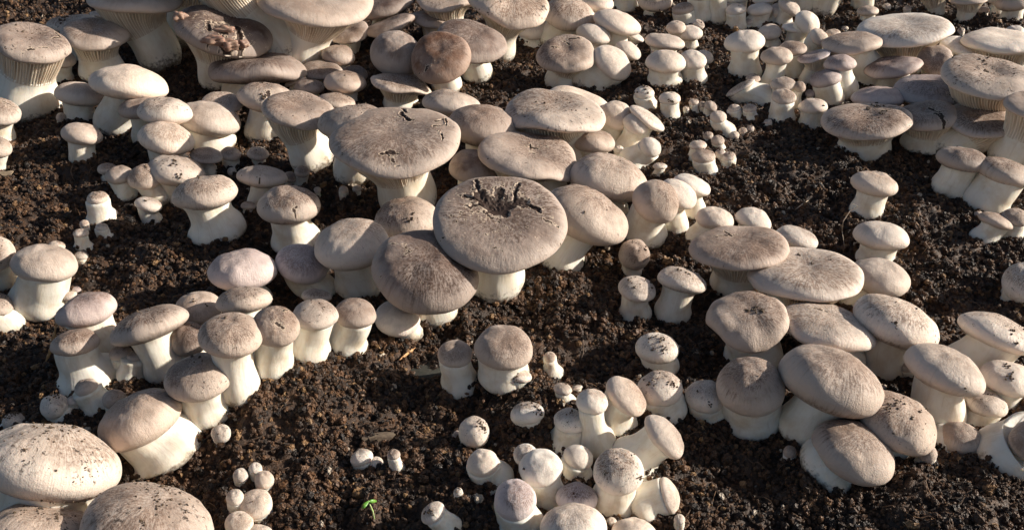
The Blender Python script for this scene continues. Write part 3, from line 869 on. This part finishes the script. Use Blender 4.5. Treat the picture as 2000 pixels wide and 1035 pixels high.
def build_mushroom(row, group, idx):
    parts = row.split()
    cx, cy, a, b, ang = (float(v) for v in parts[:5])
    typ = parts[5]
    bx, by, nw, bw, tone = (float(v) for v in parts[6:11])
    label = ' '.join(parts[11:])
    if 6 <= abs(ang) <= 30 and b < a:      # measured extents of a tilted oval -> its own axes
        c2, s2 = math.cos(math.radians(ang)) ** 2, math.sin(math.radians(ang)) ** 2
        A2 = (a * a * c2 - b * b * s2) / (c2 - s2); B2 = (b * b * c2 - a * a * s2) / (c2 - s2)
        if B2 > (.30 * a) ** 2:
            a, b = math.sqrt(A2), math.sqrt(B2)
    rnd = random.Random(idx * 77 + 5)
    # foot on the soil
    B = foot_at(bx, by, bw)
    dB = (B - CAM).dot(FWD)
    vr = ray(cx, cy)
    v = -vr
    angr = math.radians(ang)
    u = UP * math.cos(angr) + RIGHT * math.sin(angr)
    u = (u - v * u.dot(v)).normalized()
    q = min(b / a, .985) if b <= a else .985
    kmin, kmax = K_RANGE[typ]
    if 'largest centre' in label:
        kmin, kmax = .17, .20
    # tilt that would hold the cap level; the thickness follows from the outline
    el = math.asin(max(-1, min(1, v.z)))
    lean = {'F': .12, 'f': .20, 'D': .22, 'B': .20}[typ]
    c0 = math.cos(math.pi / 2 - el - lean * .6)
    k2 = (q * q - c0 * c0) / (1 - c0 * c0)
    k = math.sqrt(k2) if k2 > 0 else 0.0
    k = max(min(kmin, q * .92), min(kmax, k))
    cc = (q * q - k * k) / (1 - k * k)
    cphi = math.sqrt(max(.0, min(.97, cc)))
    N = (v * cphi + u * math.sqrt(1 - cphi * cphi)).normalized()
    # depth of the cap: over its foot, shifted along the lean
    yc = B.y
    C = None
    for _ in range(4):
        t = (yc - CAM.y) / vr.y
        C = CAM + vr * t
        h = max(C.z - B.z, .002)
        sh = max(-.55, min(.35, (N.y / max(N.z, .35)) * .55))
        yc = B.y + sh * h
    depth = (C - CAM).dot(FWD)
    R = a * depth / FPX
    low = B.z + k * R * .55
    if C.z < low:     # a cap that would sink: nearer along its own ray
        t = (low - CAM.z) / vr.z
        C = CAM + vr * t
        depth = (C - CAM).dot(FWD)
        R = a * depth / FPX
    rn = nw * depth / FPX * (1.16 if typ in 'BD' else 1.08)
    rb = bw * dB / FPX * 1.06
    root = bpy.data.objects.new('mushroom', None)
    root.empty_display_size = .01
    COL.objects.link(root)
    root.location = B
    tag(root, label, 'mushroom', group)

    # ---- cap, unit radius in its own frame
    up_share, low_share = {'F': (1.15, .85), 'f': (1.15, .85), 'D': (1.16, .84), 'B': (1.08, .92)}[typ]
    cu, cl = k * up_share, k * low_share
    off = (cu - cl) / 2
    crack = next((c for s, c in CRACKS.items() if s in label), None)
    nc = int(max(20, min(110, a * 1.0)))
    nr = int(max(12, min(46, a * .45)))
    if crack and crack[1]:
        nc = int(min(300, a * 2.0)); nr = int(min(150, a * 1.15))
    tt = np.linspace(.035, .5, nr) * math.pi          # top
    tb = np.linspace(.5, .90, max(6, nr // 3))[1:] * math.pi
    t = np.concatenate([tt, tb])
    th = np.linspace(0, 2 * math.pi, nc, endpoint=False)
    T_, TH = np.meshgrid(t, th, indexing='ij')
    rho = np.sin(T_)
    ct = np.cos(T_)
    top = ct >= -1e-9
    ne = {'F': 2.9, 'f': 2.5, 'D': 2.1, 'B': 2.0}[typ]
    z = np.where(top, cu * (1 - rho ** ne).clip(0) ** .5, -cl * (1 - rho ** 2).clip(0) ** .5)
    if typ == 'F' and a > 30:
        z = z - np.where(top, (rnd.uniform(.2, .5) if 'largest centre' not in label else .25) * cu * np.exp(-(rho / rnd.uniform(.38, .5)) ** 2), 0)
    if typ == 'f':
        z = z - np.where(top, rnd.uniform(.0, .25) * cu * np.exp(-(rho / .4) ** 2), 0)
    wob = {'F': .045, 'f': .05, 'D': .036, 'B': .04}[typ] * (1 if a > 14 else .6)
    wob *= .5 if a > 100 else (.75 if a > 60 else 1)
    wav = {'F': .055, 'f': .06, 'D': .03, 'B': .01}[typ]
    if 'wavy' in label or 'curled' in label or 'saddle' in label or 'pinched' in label or 'folded' in label:
        wob *= 1.8; wav *= 2.4
    ph = [rnd.uniform(0, 6.28) for _ in range(10)]
    amp = [rnd.uniform(.5, 1.0) for _ in range(10)]
    rad = 1 + wob * (.55 * amp[0] * np.sin(2 * TH + ph[0]) + .5 * amp[1] * np.sin(3 * TH + ph[1]) + .3 * amp[2] * np.sin(5 * TH + ph[2])
                     + .14 * amp[3] * np.sin(9 * TH + ph[3]) + .08 * amp[4] * np.sin(17 * TH + ph[4])) * rho ** 1.5
    x = rho * rad * np.cos(TH); y = rho * rad * np.sin(TH)
    z = z + wav * rho ** 2 * (amp[5] * np.sin(2 * TH + ph[5]) + .6 * amp[6] * np.sin(3 * TH + ph[6]) + .3 * amp[7] * np.sin(6 * TH + ph[7])) * .7
    # soft dents over the surface
    sx = rnd.uniform(0, 50); sy = rnd.uniform(0, 50)
    dent = vnoise(x * 2.1 + sx, y * 2.1 + sy) * .6 + vnoise(x * 4.7 + sy, y * 4.7 + sx) * .28 + vnoise(x * 11 + sx, y * 11 + sy) * .07
    z = z + np.where(top, dent * (.20 * k + .03), dent * .02)
    z = z - off
    att = np.zeros(x.size)
    # frame: x axis along the photo's long axis, z along the cap's axis
    zx = N
    xx = (v.cross(u)).normalized()
    xx = (xx - zx * xx.dot(zx)).normalized()
    yy = zx.cross(xx)
    rot = Matrix((xx, yy, zx)).transposed()
    if crack and crack[1]:
        depth_c, strokes = crack
        X = x.ravel(); Y = y.ravel()
        best = np.full(X.size, -1.0); soft = np.full(X.size, -1.0)
        jn = 1.5 * vnoise(X * 16 + 5, Y * 16 + 2) + 1.2 * vnoise(X * 41, Y * 41 + 9)
        pts = []
        def loc(px, py):
            d = ray(px, py)
            P0 = C + N * (cu - off) * R * (.1 if 'largest centre' in label else .7)
            tt_ = (P0 - CAM).dot(N) / d.dot(N)
            w_ = (CAM + d * tt_ - C)
            return w_.dot(xx) / R, w_.dot(yy) / R
        for (x0, y0, x1, y1, hw) in strokes:
            if 'largest centre' in label:
                y0 += 12; y1 += 12
            ax_, ay_ = loc(x0, y0); bx_, by_ = loc(x1, y1)
            w_ = max(hw / a * (1.0 if 'largest centre' in label else .72), .010)
            dx, dy = bx_ - ax_, by_ - ay_
            L2 = dx * dx + dy * dy + 1e-9
            s = (((X - ax_) * dx + (Y - ay_) * dy) / L2).clip(0, 1)
            wx = .035 * vnoise(X * 9 + 1, Y * 9 + 4) + .02 * vnoise(X * 27, Y * 27); wy = .035 * vnoise(X * 9 + 11, Y * 9 + 14) + .02 * vnoise(X * 27 + 5, Y * 27 + 5)
            dd = np.hypot(X + wx - ax_ - s * dx, Y + wy - ay_ - s * dy)
            val = 1 - (dd * (1 + .9 * jn)) / w_ * .6
            best = np.maximum(best, val)
            soft = np.maximum(soft, 1 - dd / (w_ * 1.35))
        c = best.clip(0, 1)
        c = np.where(top.ravel(), c, 0)
        att = (c * 1.6).clip(0, 1)
        sc_ = np.where(top.ravel(), soft.clip(0, 1), 0)
        z = z.ravel() - sc_ * sc_ * (3 - 2 * sc_) * depth_c * (1 + .5 * jn) + np.exp(-(soft / .25) ** 2) * depth_c * .22 * (1 + jn) * top.ravel()
        z = z.reshape(x.shape)
    V = np.stack([x, y, z], -1).reshape(-1, 3)
    V = np.concatenate([V, [[0, 0, float(z[0].mean())]]])
    att = np.concatenate([att, [att[:nc].mean()]])
    nrr = len(t)
    F = list(ring_faces(nrr, nc))
    ctr = len(V) - 1
    F += [(ctr, (j + 1) % nc, j) for j in range(nc)]
    F += [tuple((nrr - 1) * nc + j for j in range(nc))]
    F = [f[::-1] for f in F]
    cap = mesh_obj('cap', V, F, M_CAP, root, attrs={'crack': att})
    cap.location = C - B
    cap.rotation_mode = 'QUATERNION'
    cap.rotation_quaternion = rot.to_quaternion()
    cap.scale = (R, R, R)
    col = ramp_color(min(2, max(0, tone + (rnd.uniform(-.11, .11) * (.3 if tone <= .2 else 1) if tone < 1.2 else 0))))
    hue = rnd.uniform(-.035, .035)
    dirt = rnd.uniform(.1, .75)
    lab = ' ' + label
    if any(s in lab for s in ('dirt', 'speck', 'crumb', 'dust', 'soil', 'blotch', 'spotted', 'frosted')):
        dirt = 1.0
    elif tone <= .2:
        dirt *= .3
    if any(s in lab for s in ('smooth', 'plain', 'cream', 'neat', 'tidy', 'stem base')):
        dirt = .05
    if 'giant' in lab:
        dirt = 1.12
    if 'violet' in lab or 'lilac' in lab or 'lavender' in lab:
        col = (col[0] * .96, col[1] * .98, col[2] * 1.16)
    cap['dirt'] = dirt
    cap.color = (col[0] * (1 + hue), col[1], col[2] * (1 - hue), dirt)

    # ---- stem: swept along a bent axis from the foot to the cap
    under = C - N * (off + cl * .35) * R
    if typ in 'Ff':
        under = C - N * (off + cl * .15) * R
    P0 = B - Vector((0, 0, .004))
    L = (under - P0).length
    P1 = P0 + Vector((0, 0, 1)) * L * .35 + (under - P0) * .12
    P2 = under - N * L * .38
    if typ == 'B':
        P2 = under - N * L * .22 - (under - P0) * .12
    ns = int(max(9, min(34, a * .35)))
    nv = int(max(14, min(56, max(nw, bw) * 1.1)))
    gilled = typ == 'F'
    t_gill = rnd.uniform(.50, .60)
    rtop = .84 * R if gilled else (min(.86 * R, max(rn * 1.25, .58 * R)))
    def axis_at(s):
        return P0 * (1 - s) ** 3 + P1 * 3 * s * (1 - s) ** 2 + P2 * 3 * s * s * (1 - s) + under * s ** 3
    def tan_at(s):
        return ((P1 - P0) * 3 * (1 - s) ** 2 + (P2 - P1) * 6 * s * (1 - s) + (under - P2) * 3 * s * s).normalized()
    pf = 2.1 if gilled else 4.0
    s0 = .30 if gilled else .70
    def radius(s):
        bulge = rb * (1 + .10 * math.sin(math.pi * min(1, s / .5))) * (1 - .20 * (1 - min(1, s / .15)) ** 2)
        kk = min(1, max(0, (s - .12) / .55)); kk = kk * kk * (3 - 2 * kk)
        r = bulge * (1 - kk) + rn * kk
        if s > s0:
            q_ = (s - s0) / (1 - s0)
            r = r + max(0, rtop - rn) * q_ ** pf
        return r
    def ghash(i):
        return (math.sin(i * 12.9898 + idx) * 43758.5453) % 1.0
    def sweep(ss, cols, ridge=0, ridge_amp=0.0):
        V = []; W = []; G = []
        tz = tan_at(ss[0]); fx = Vector((1, 0, 0)); fx = (fx - tz * fx.dot(tz)).normalized()
        for s in ss:
            c = axis_at(s); tz = tan_at(s)
            fx = (fx - tz * fx.dot(tz)).normalized(); fy = tz.cross(fx)
            r0 = radius(s)
            for j in range(cols):
                an = 2 * math.pi * j / cols
                lump = 1 + .045 * math.sin(2 * an + ph[8] + s * 2) + .03 * math.sin(3 * an + ph[9] - s * 3) + .012 * math.sin(7 * an + ph[3] + 4 * s)
                r = r0 * lump
                val = 0
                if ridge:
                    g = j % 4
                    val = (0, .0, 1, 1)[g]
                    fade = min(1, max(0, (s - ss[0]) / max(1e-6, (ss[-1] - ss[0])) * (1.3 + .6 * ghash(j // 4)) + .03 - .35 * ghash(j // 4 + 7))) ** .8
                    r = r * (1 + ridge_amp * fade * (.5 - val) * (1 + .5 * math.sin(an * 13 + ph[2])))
                V.append(c + (fx * math.cos(an) + fy * math.sin(an)) * r - B)
                W.append((math.cos(an), math.sin(an), s)); G.append(val)
        return V, W, G
    ss = np.linspace(0, 1.0, ns) if not gilled else np.linspace(0, t_gill + .04, ns)
    V, W, G = sweep(list(ss), nv)
    stem = mesh_obj('stem', [tuple(p) for p in V], ring_faces(len(ss), nv, True, True), M_STEM, root, attrs={'wrap': W})
    if gilled and a > 20:
        ng = int(min(130, max(44, a * .85)))
        gs = np.concatenate([[t_gill], t_gill + (1 - t_gill) * np.linspace(0, 1, 11)[1:]])
        V, W, G = sweep(list(gs), ng * 4, 1, .085)
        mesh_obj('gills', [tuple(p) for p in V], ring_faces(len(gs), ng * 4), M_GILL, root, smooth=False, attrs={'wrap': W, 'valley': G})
    elif gilled:
        V, W, G = sweep(list(np.linspace(t_gill, 1, 8)), nv)
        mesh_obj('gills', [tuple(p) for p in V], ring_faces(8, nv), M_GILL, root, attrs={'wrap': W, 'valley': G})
    mushrooms.append((root, cap, label, C, N, R))
    return root

group = None
_i = 0
for line in ROWS.strip().splitlines():
    if line.startswith('#'):
        group = line[1:].strip()
        continue
    build_mushroom(line, group, _i)
    _i += 1

# ------------------------------------------------------------------ small things on the bed
bpy.context.view_layer.update()
from mathutils.bvhtree import BVHTree
_bv, _bf, _own = [], [], []
for root, cap, label, C, N, R in mushrooms:
    mw = Matrix.Translation(root.location) @ Matrix.LocRotScale(cap.location, cap.rotation_quaternion, cap.scale)
    base = len(_bv)
    _bv += [mw @ v.co for v in cap.data.vertices]
    for p in cap.data.polygons:
        _bf.append([base + i for i in p.vertices]); _own.append(len(_own))
TREE = BVHTree.FromPolygons(_bv, _bf)

def cap_hit(px, py):
    loc, nor, i, d = TREE.ray_cast(CAM, ray(px, py))
    return loc, nor, d

def ico(sub=1):
    import bmesh
    bm = bmesh.new(); bmesh.ops.create_icosphere(bm, subdivisions=sub, radius=1)
    v = [x.co.copy() for x in bm.verts]; f = [tuple(q.index for q in p.verts) for p in bm.faces]
    bm.free(); return v, f
ICO1, ICO2 = ico(1), ico(3)

def tube(path, rads, cols=6, cap=True):
    V = []; fx = Vector((.3, .5, .8)).normalized()
    n = len(path)
    for i, p in enumerate(path):
        tz = (path[min(n - 1, i + 1)] - path[max(0, i - 1)]).normalized()
        fx = (fx - tz * fx.dot(tz)).normalized(); fy = tz.cross(fx)
        for j in range(cols):
            an = 2 * math.pi * j / cols
            V.append(p + (fx * math.cos(an) + fy * math.sin(an)) * rads[i])
    return V, ring_faces(n, cols, cap, cap)

# crumbs of soil lying on the caps where the photograph shows them
rnd = random.Random(12)
CRUMBS_ON_CAPS = [(1948, 600, 13, 60), (1978, 648, 6, 10), (1984, 670, 4, 4), (1290, 666, 14, 12), (1275, 657, 8, 8), (1276, 683, 6, 6), (1296, 686, 10, 8),
    (1270, 748, 9, 12), (1313, 752, 12, 16), (1362, 765, 5, 6), (1389, 790, 6, 6), (938, 826, 10, 16), (945, 838, 8, 10), (1045, 790, 16, 16),
    (1050, 806, 12, 14), (1183, 924, 4, 5), (1250, 932, 7, 9), (1124, 969, 8, 8), (1117, 804, 6, 6), (1022, 915, 3, 3), (1461, 607, 3, 8), (1474, 604, 8, 14), (1490, 606, 6, 12),
    (1750, 630, 7, 8), (985, 740, 4, 4), (1007, 740, 14, 26), (108, 772, 10, 12), (1610, 205, 3, 3), (1925, 120, 12, 12), (1925, 140, 6, 5), (1712, 208, 10, 8), (1725, 220, 12, 12),
    (1697, 214, 6, 6), (1240, 176, 10, 8), (1260, 174, 8, 6), (1267, 183, 3, 3), (1305, 196, 4, 4), (1312, 198, 3, 3), (1262, 486, 5, 6), (1228, 548, 5, 5), (1240, 560, 4, 3),
    (1326, 525, 8, 8), (1345, 532, 6, 6), (1560, 497, 4, 4), (1585, 515, 4, 4), (340, 318, 8, 12), (352, 344, 8, 10), (388, 346, 6, 5), (284, 325, 4, 4), (284, 392, 4, 4),
    (515, 188, 9, 14), (837, 998, 10, 18), (50, 878, 6, 6), (75, 995, 12, 12), (48, 998, 10, 8), (110, 1010, 9, 8), (305, 980, 12, 10), (280, 1020, 10, 10), (403, 596, 3, 3),
    (380, 587, 5, 4), (1140, 415, 5, 5), (804, 425, 12, 14), (120, 40, 12, 12), (128, 37, 8, 8), (1972, 736, 10, 12), (1968, 715, 8, 6), (1738, 795, 16, 16), (1780, 815, 7, 6), (1752, 785, 10, 10),
    (1886, 758, 6, 5), (1310, 345, 10, 6), (860, 30, 3, 2), (1170, 184, 3, 3), (1288, 20, 4, 3)]
V, F = [], []
for px, py, spread, n in CRUMBS_ON_CAPS:
    for _ in range(n):
        ax = px + rnd.gauss(0, spread * .45); ay = py + rnd.gauss(0, spread * .4)
        loc, nor, d = cap_hit(ax, ay)
        if loc is None:
            continue
        s = rnd.uniform(.9, 2.6) * d / FPX * (1.25 if px == 1948 else 1)
        q = Quaternion((rnd.gauss(0, 1), rnd.gauss(0, 1), rnd.gauss(0, 1), rnd.gauss(0, 1))); q.normalize()
        b0 = len(V)
        lift = rnd.uniform(0, 5) * s if px == 1948 else 0
        for c in ICO1[0]:
            V.append(tuple(loc + nor * (s * .35 + lift) + (q @ Vector((c.x * rnd.uniform(.6, 1.3), c.y, c.z * .8))) * s))
        F += [tuple(b0 + i for i in f) for f in ICO1[1]]
for root, cap, label, C, N, R in mushrooms:
    dirt = cap['dirt']
    n = int(3 + 550 * R) if dirt >= 1 else (rnd.randint(0, 2) if dirt > .1 and R > .006 else 0)
    if 'giant' in label:
        n = 70
    a0 = rnd.uniform(0, 6.28); xa = N.orthogonal().normalized(); ya = N.cross(xa)
    hub = (xa * math.cos(a0) + ya * math.sin(a0)) * R * rnd.uniform(0, .4)
    for _ in range(n):
        off_ = hub + (xa * rnd.gauss(0, 1) + ya * rnd.gauss(0, 1)) * R * .34
        if off_.length > R * .9:
            continue
        loc, nor, i, d = TREE.ray_cast(C + off_ + N * R * 1.1, -N)
        if loc is None or (loc - C).length > R * 1.2:
            continue
        s = rnd.uniform(.00018, .00055) * (1 + (rnd.random() < .08)) * (1.3 if R > .03 else 1)
        q = Quaternion((rnd.gauss(0, 1), rnd.gauss(0, 1), rnd.gauss(0, 1), rnd.gauss(0, 1))); q.normalize()
        b0 = len(V)
        for c in ICO1[0]:
            V.append(tuple(loc + nor * s * .3 + (q @ Vector((c.x * rnd.uniform(.6, 1.8), c.y, c.z * .7))) * s))
        F += [tuple(b0 + i for i in f) for f in ICO1[1]]
o = mesh_obj('soil_crumbs_on_caps', V, F, plain('dry_crumb', (0.05, 0.034, 0.022), .8, var=(0.13, 0.085, 0.05), scale=500), smooth=False)
tag(o, 'crumbs of soil scattered on top of the mushroom caps', 'soil', kind='stuff')

# pink lobes growing out of the torn chocolate cap
choc = next(m for m in mushrooms if 'dark chocolate' in m[2])
M_LOBE = plain('lobe_skin', (0.34, 0.22, 0.16), .6, .2, var=(0.16, 0.09, 0.07), scale=90)
for px, py, w_, h_ in ((419, 80, 19, 14), (448, 88, 17, 15), (475, 88, 11, 12), (437, 60, 18, 10), (352, 36, 12, 14)):
    loc, nor, d = cap_hit(px, py)
    if loc is None:
        continue
    s = d / FPX
    seed = rnd.uniform(0, 30)
    L = []
    for c in ICO2[0]:
        k_ = 1 + .38 * math.sin(c.x * 4 + seed) * math.cos(c.y * 5 + seed * 2) + .12 * math.sin(c.z * 9 + seed)
        L.append(tuple(Vector((c.x * w_ * s * k_, c.y * h_ * s * .8 * k_, c.z * h_ * s * k_ * .62)) + loc + nor * s * 2 - choc[0].location))
    lo = mesh_obj('lobe', L, ICO2[1], M_LOBE, choc[0])

# seedling
g = on_ground(731, 1014) + Vector((0, 0, .002))
M_LEAF = plain('seedling_green', (0.10, 0.28, 0.035), .45, .2, var=(0.15, 0.34, 0.05), scale=400)
M_SHOOT = plain('seedling_stalk', (0.42, 0.58, 0.22), .5, .2, var=(0.5, 0.62, 0.3))
sd = bpy.data.objects.new('seedling', None); COL.objects.link(sd); sd.location = g
tag(sd, 'tiny bright green seedling with two leaves rising from the soil', 'seedling')
def on_plane(px, py, y):
    d = ray(px, py); return CAM + d * ((y - CAM.y) / d.y)
tip = on_plane(720, 978, g.y - .002)
path = [g - Vector((0, 0, .002)), g.lerp(tip, .4) + Vector((.0004, 0, 0)), g.lerp(tip, .8), tip]
V, F = tube([p - g for p in path], [.0005, .00045, .00042, .0004], 8)
mesh_obj('stalk', [tuple(p) for p in V], F, M_SHOOT, sd)
def leaf(p0, p1, wd, nrm):
    V = []; ax = p1 - p0; side = ax.cross(nrm).normalized()
    n = 9
    for i in range(n):
        s = i / (n - 1)
        w_ = wd * math.sin(math.pi * min(1, s * .93 + .05)) ** .7
        c = p0 + ax * s + nrm * (.0012 * math.sin(math.pi * s))
        V += [c - side * w_ + nrm * w_ * .25, c - nrm * .0001, c + side * w_ + nrm * w_ * .25]
    m_ = len(V)
    V += [p - nrm * .00022 for p in V]
    F = []
    for i in range(n - 1):
        for j in range(2):
            a_ = i * 3 + j
            F.append((a_, a_ + 1, a_ + 4, a_ + 3)); F.append((m_ + a_ + 3, m_ + a_ + 4, m_ + a_ + 1, m_ + a_))
        F.append((i * 3, i * 3 + 3, m_ + i * 3 + 3, m_ + i * 3)); F.append((i * 3 + 5, i * 3 + 2, m_ + i * 3 + 2, m_ + i * 3 + 5))
    return [tuple(p) for p in V], F
V, F = leaf(tip - g, on_plane(707, 994, g.y - .006) - g, .0010, Vector((-.2, -.75, .65)).normalized())
mesh_obj('leaf', V, F, M_LEAF, sd)
V, F = leaf(tip - g, on_plane(736, 978, g.y + .001) - g, .0009, Vector((.1, -.7, .7)).normalized())
mesh_obj('leaf', V, F, M_LEAF, sd)

# slivers of straw, bark and root
def splinter(name, label, cat, pts, wd, mat, jag=.35, cols=5):
    P = []
    for px, py, up in pts:
        p = on_ground(px, py)
        if up:
            y0 = on_ground(pts[-1][0], pts[-1][1]).y
            d = ray(px, py); p = CAM + d * ((y0 + up - CAM.y) / d.y)
        else:
            p = p + Vector((0, 0, .003))
        P.append(p)
    Q = []
    for i in range(len(P) - 1):
        for s in range(6):
            Q.append(P[i].lerp(P[i + 1], s / 6))
    Q.append(P[-1])
    r = random.Random(len(Q) + len(name))
    rads = [wd * (1 + r.uniform(-jag, jag)) * min(1, .25 + 3 * min(i, len(Q) - 1 - i) / len(Q)) for i in range(len(Q))]
    o0 = P[-1].copy()
    V, F = tube([q - o0 for q in Q], rads, cols)
    o = mesh_obj(name, [tuple(p) for p in V], F, mat, smooth=False)
    o.location = o0
    tag(o, label, cat)
    return o
M_STRAW = plain('straw', (0.62, 0.36, 0.16), .6, var=(0.35, 0.17, 0.07), scale=350)
M_ROOT = plain('root', (0.62, 0.50, 0.38), .6, var=(0.45, 0.34, 0.24))
M_BARK = plain('bark', (0.12, 0.085, 0.06), .8, var=(0.20, 0.15, 0.10), scale=300)
splinter('straw_splinter', 'orange-brown splinter of straw standing beside the low grey cap at left', 'straw', [(110, 632, .004), (104, 662, .002), (97, 690, .001), (90, 716, 0)], .0010, M_STRAW)
splinter('wood_chip', 'short tan chip lying on the bare soil left of the little brown-capped mushroom', 'wood chip', [(812, 686, 0), (797, 697, 0), (781, 710, 0)], .0009, M_STRAW)
splinter('root', 'long thin pale root hanging in a curve beside the lone small mushroom', 'root', [(1663, 397, .006), (1676, 404, .004), (1660, 412, .003), (1647, 432, .001), (1643, 458, 0), (1648, 489, 0)], .00035, M_ROOT, .1)
splinter('twig', 'thin pale twig on the open soil left of the lone small mushroom', 'twig', [(1578, 398, 0), (1565, 406, 0), (1552, 416, 0)], .0005, M_ROOT, .2)
splinter('dark_twig', 'short black twig resting at the shoulder of the swollen lumpy stem', 'twig', [(221, 665, .002), (208, 668, .002), (194, 674, .001)], .00045, M_BARK, .3)
splinter('grass_blade', 'short pale grass sprout behind the mushroom at the upper left edge', 'sprout', [(84, 28, .004), (81, 36, .002), (79, 46, 0)], .0006, M_ROOT, .1)

def flake(name, label, cat, px, py, w_, h_, mat, tilt):
    p = on_ground(px, py) + Vector((0, 0, .003))
    s = (p - CAM).length / FPX
    r = random.Random(int(px)); n = 14; V = []
    for lay in (0, 1):
        for i in range(n):
            an = 6.283 * i / n
            k_ = .7 + .5 * ((i * 7919 + int(px)) % 11) / 11
            V.append(Vector((math.cos(an) * w_ * s * k_, math.sin(an) * h_ * s * k_ * 1.3, .0012 * math.cos(an * 2) - lay * .0008)))
    V += [Vector((0, 0, .0016)), Vector((0, 0, .0004))]
    F = [(i, (i + 1) % n, 2 * n) for i in range(n)] + [(n + (i + 1) % n, n + i, 2 * n + 1) for i in range(n)]
    F += [((i + 1) % n, i, n + i, n + (i + 1) % n) for i in range(n)]
    o = mesh_obj(name, [tuple(v) for v in V], F, mat, smooth=False)
    o.location = p; o.rotation_euler = (tilt, 0, .2)
    tag(o, label, cat)
flake('bark_flake', 'grey-brown flake of bark behind the flat broken button', 'bark', 735, 862, 34, 9, M_BARK, .5)
flake('shadow_patch', 'dim greenish sheet laid on the soil as a painted shadow left of the little brown-capped mushroom', 'leaf', 838, 738, 36, 26, plain('shadow_patch', (0.045, 0.045, 0.036), .7, var=(0.03, 0.03, 0.024), scale=60), .1)  # dark flat sheet added to stand for a cast shadow on the soil
flake('bark_scrap', 'small scrap of pale compost glinting at the left edge below the half cap', 'bark', 16, 344, 12, 5, plain('compost_scrap', (0.4, 0.3, 0.2), .6), .2)

# fibres and root hairs in the soil
V, F = [], []
rs = random.Random(99)
for _ in range(1500):
    y0 = .32 + .9 * rs.random() ** 1.2
    x0 = rs.uniform(-1, 1) * (y0 * .5 + .08)
    an = rs.uniform(0, 6.28); ln = rs.uniform(.004, .016)
    P = []
    bend = rs.uniform(-1.6, 1.6)
    x1, y1 = x0, y0
    for i in range(5):
        z1 = float(relief(x1, y1)) + .0008 + .0018 * math.sin(i / 4 * math.pi) * rs.random()
        P.append(Vector((x1, y1, z1)))
        a2 = an + bend * i / 4
        x1 += math.cos(a2) * ln / 4; y1 += math.sin(a2) * ln / 4
    v_, f_ = tube(P, [.00016 + .0001 * rs.random()] * 5, 3, False)
    b0 = len(V); V += [tuple(p) for p in v_]; F += [tuple(b0 + i for i in f) for f in f_]
o = mesh_obj('soil_fibres', V, F, plain('fibre', (0.26, 0.15, 0.08), .5, var=(0.10, 0.055, 0.03), scale=80))
tag(o, 'thin brown root fibres woven through the soil', 'fibres', kind='stuff')
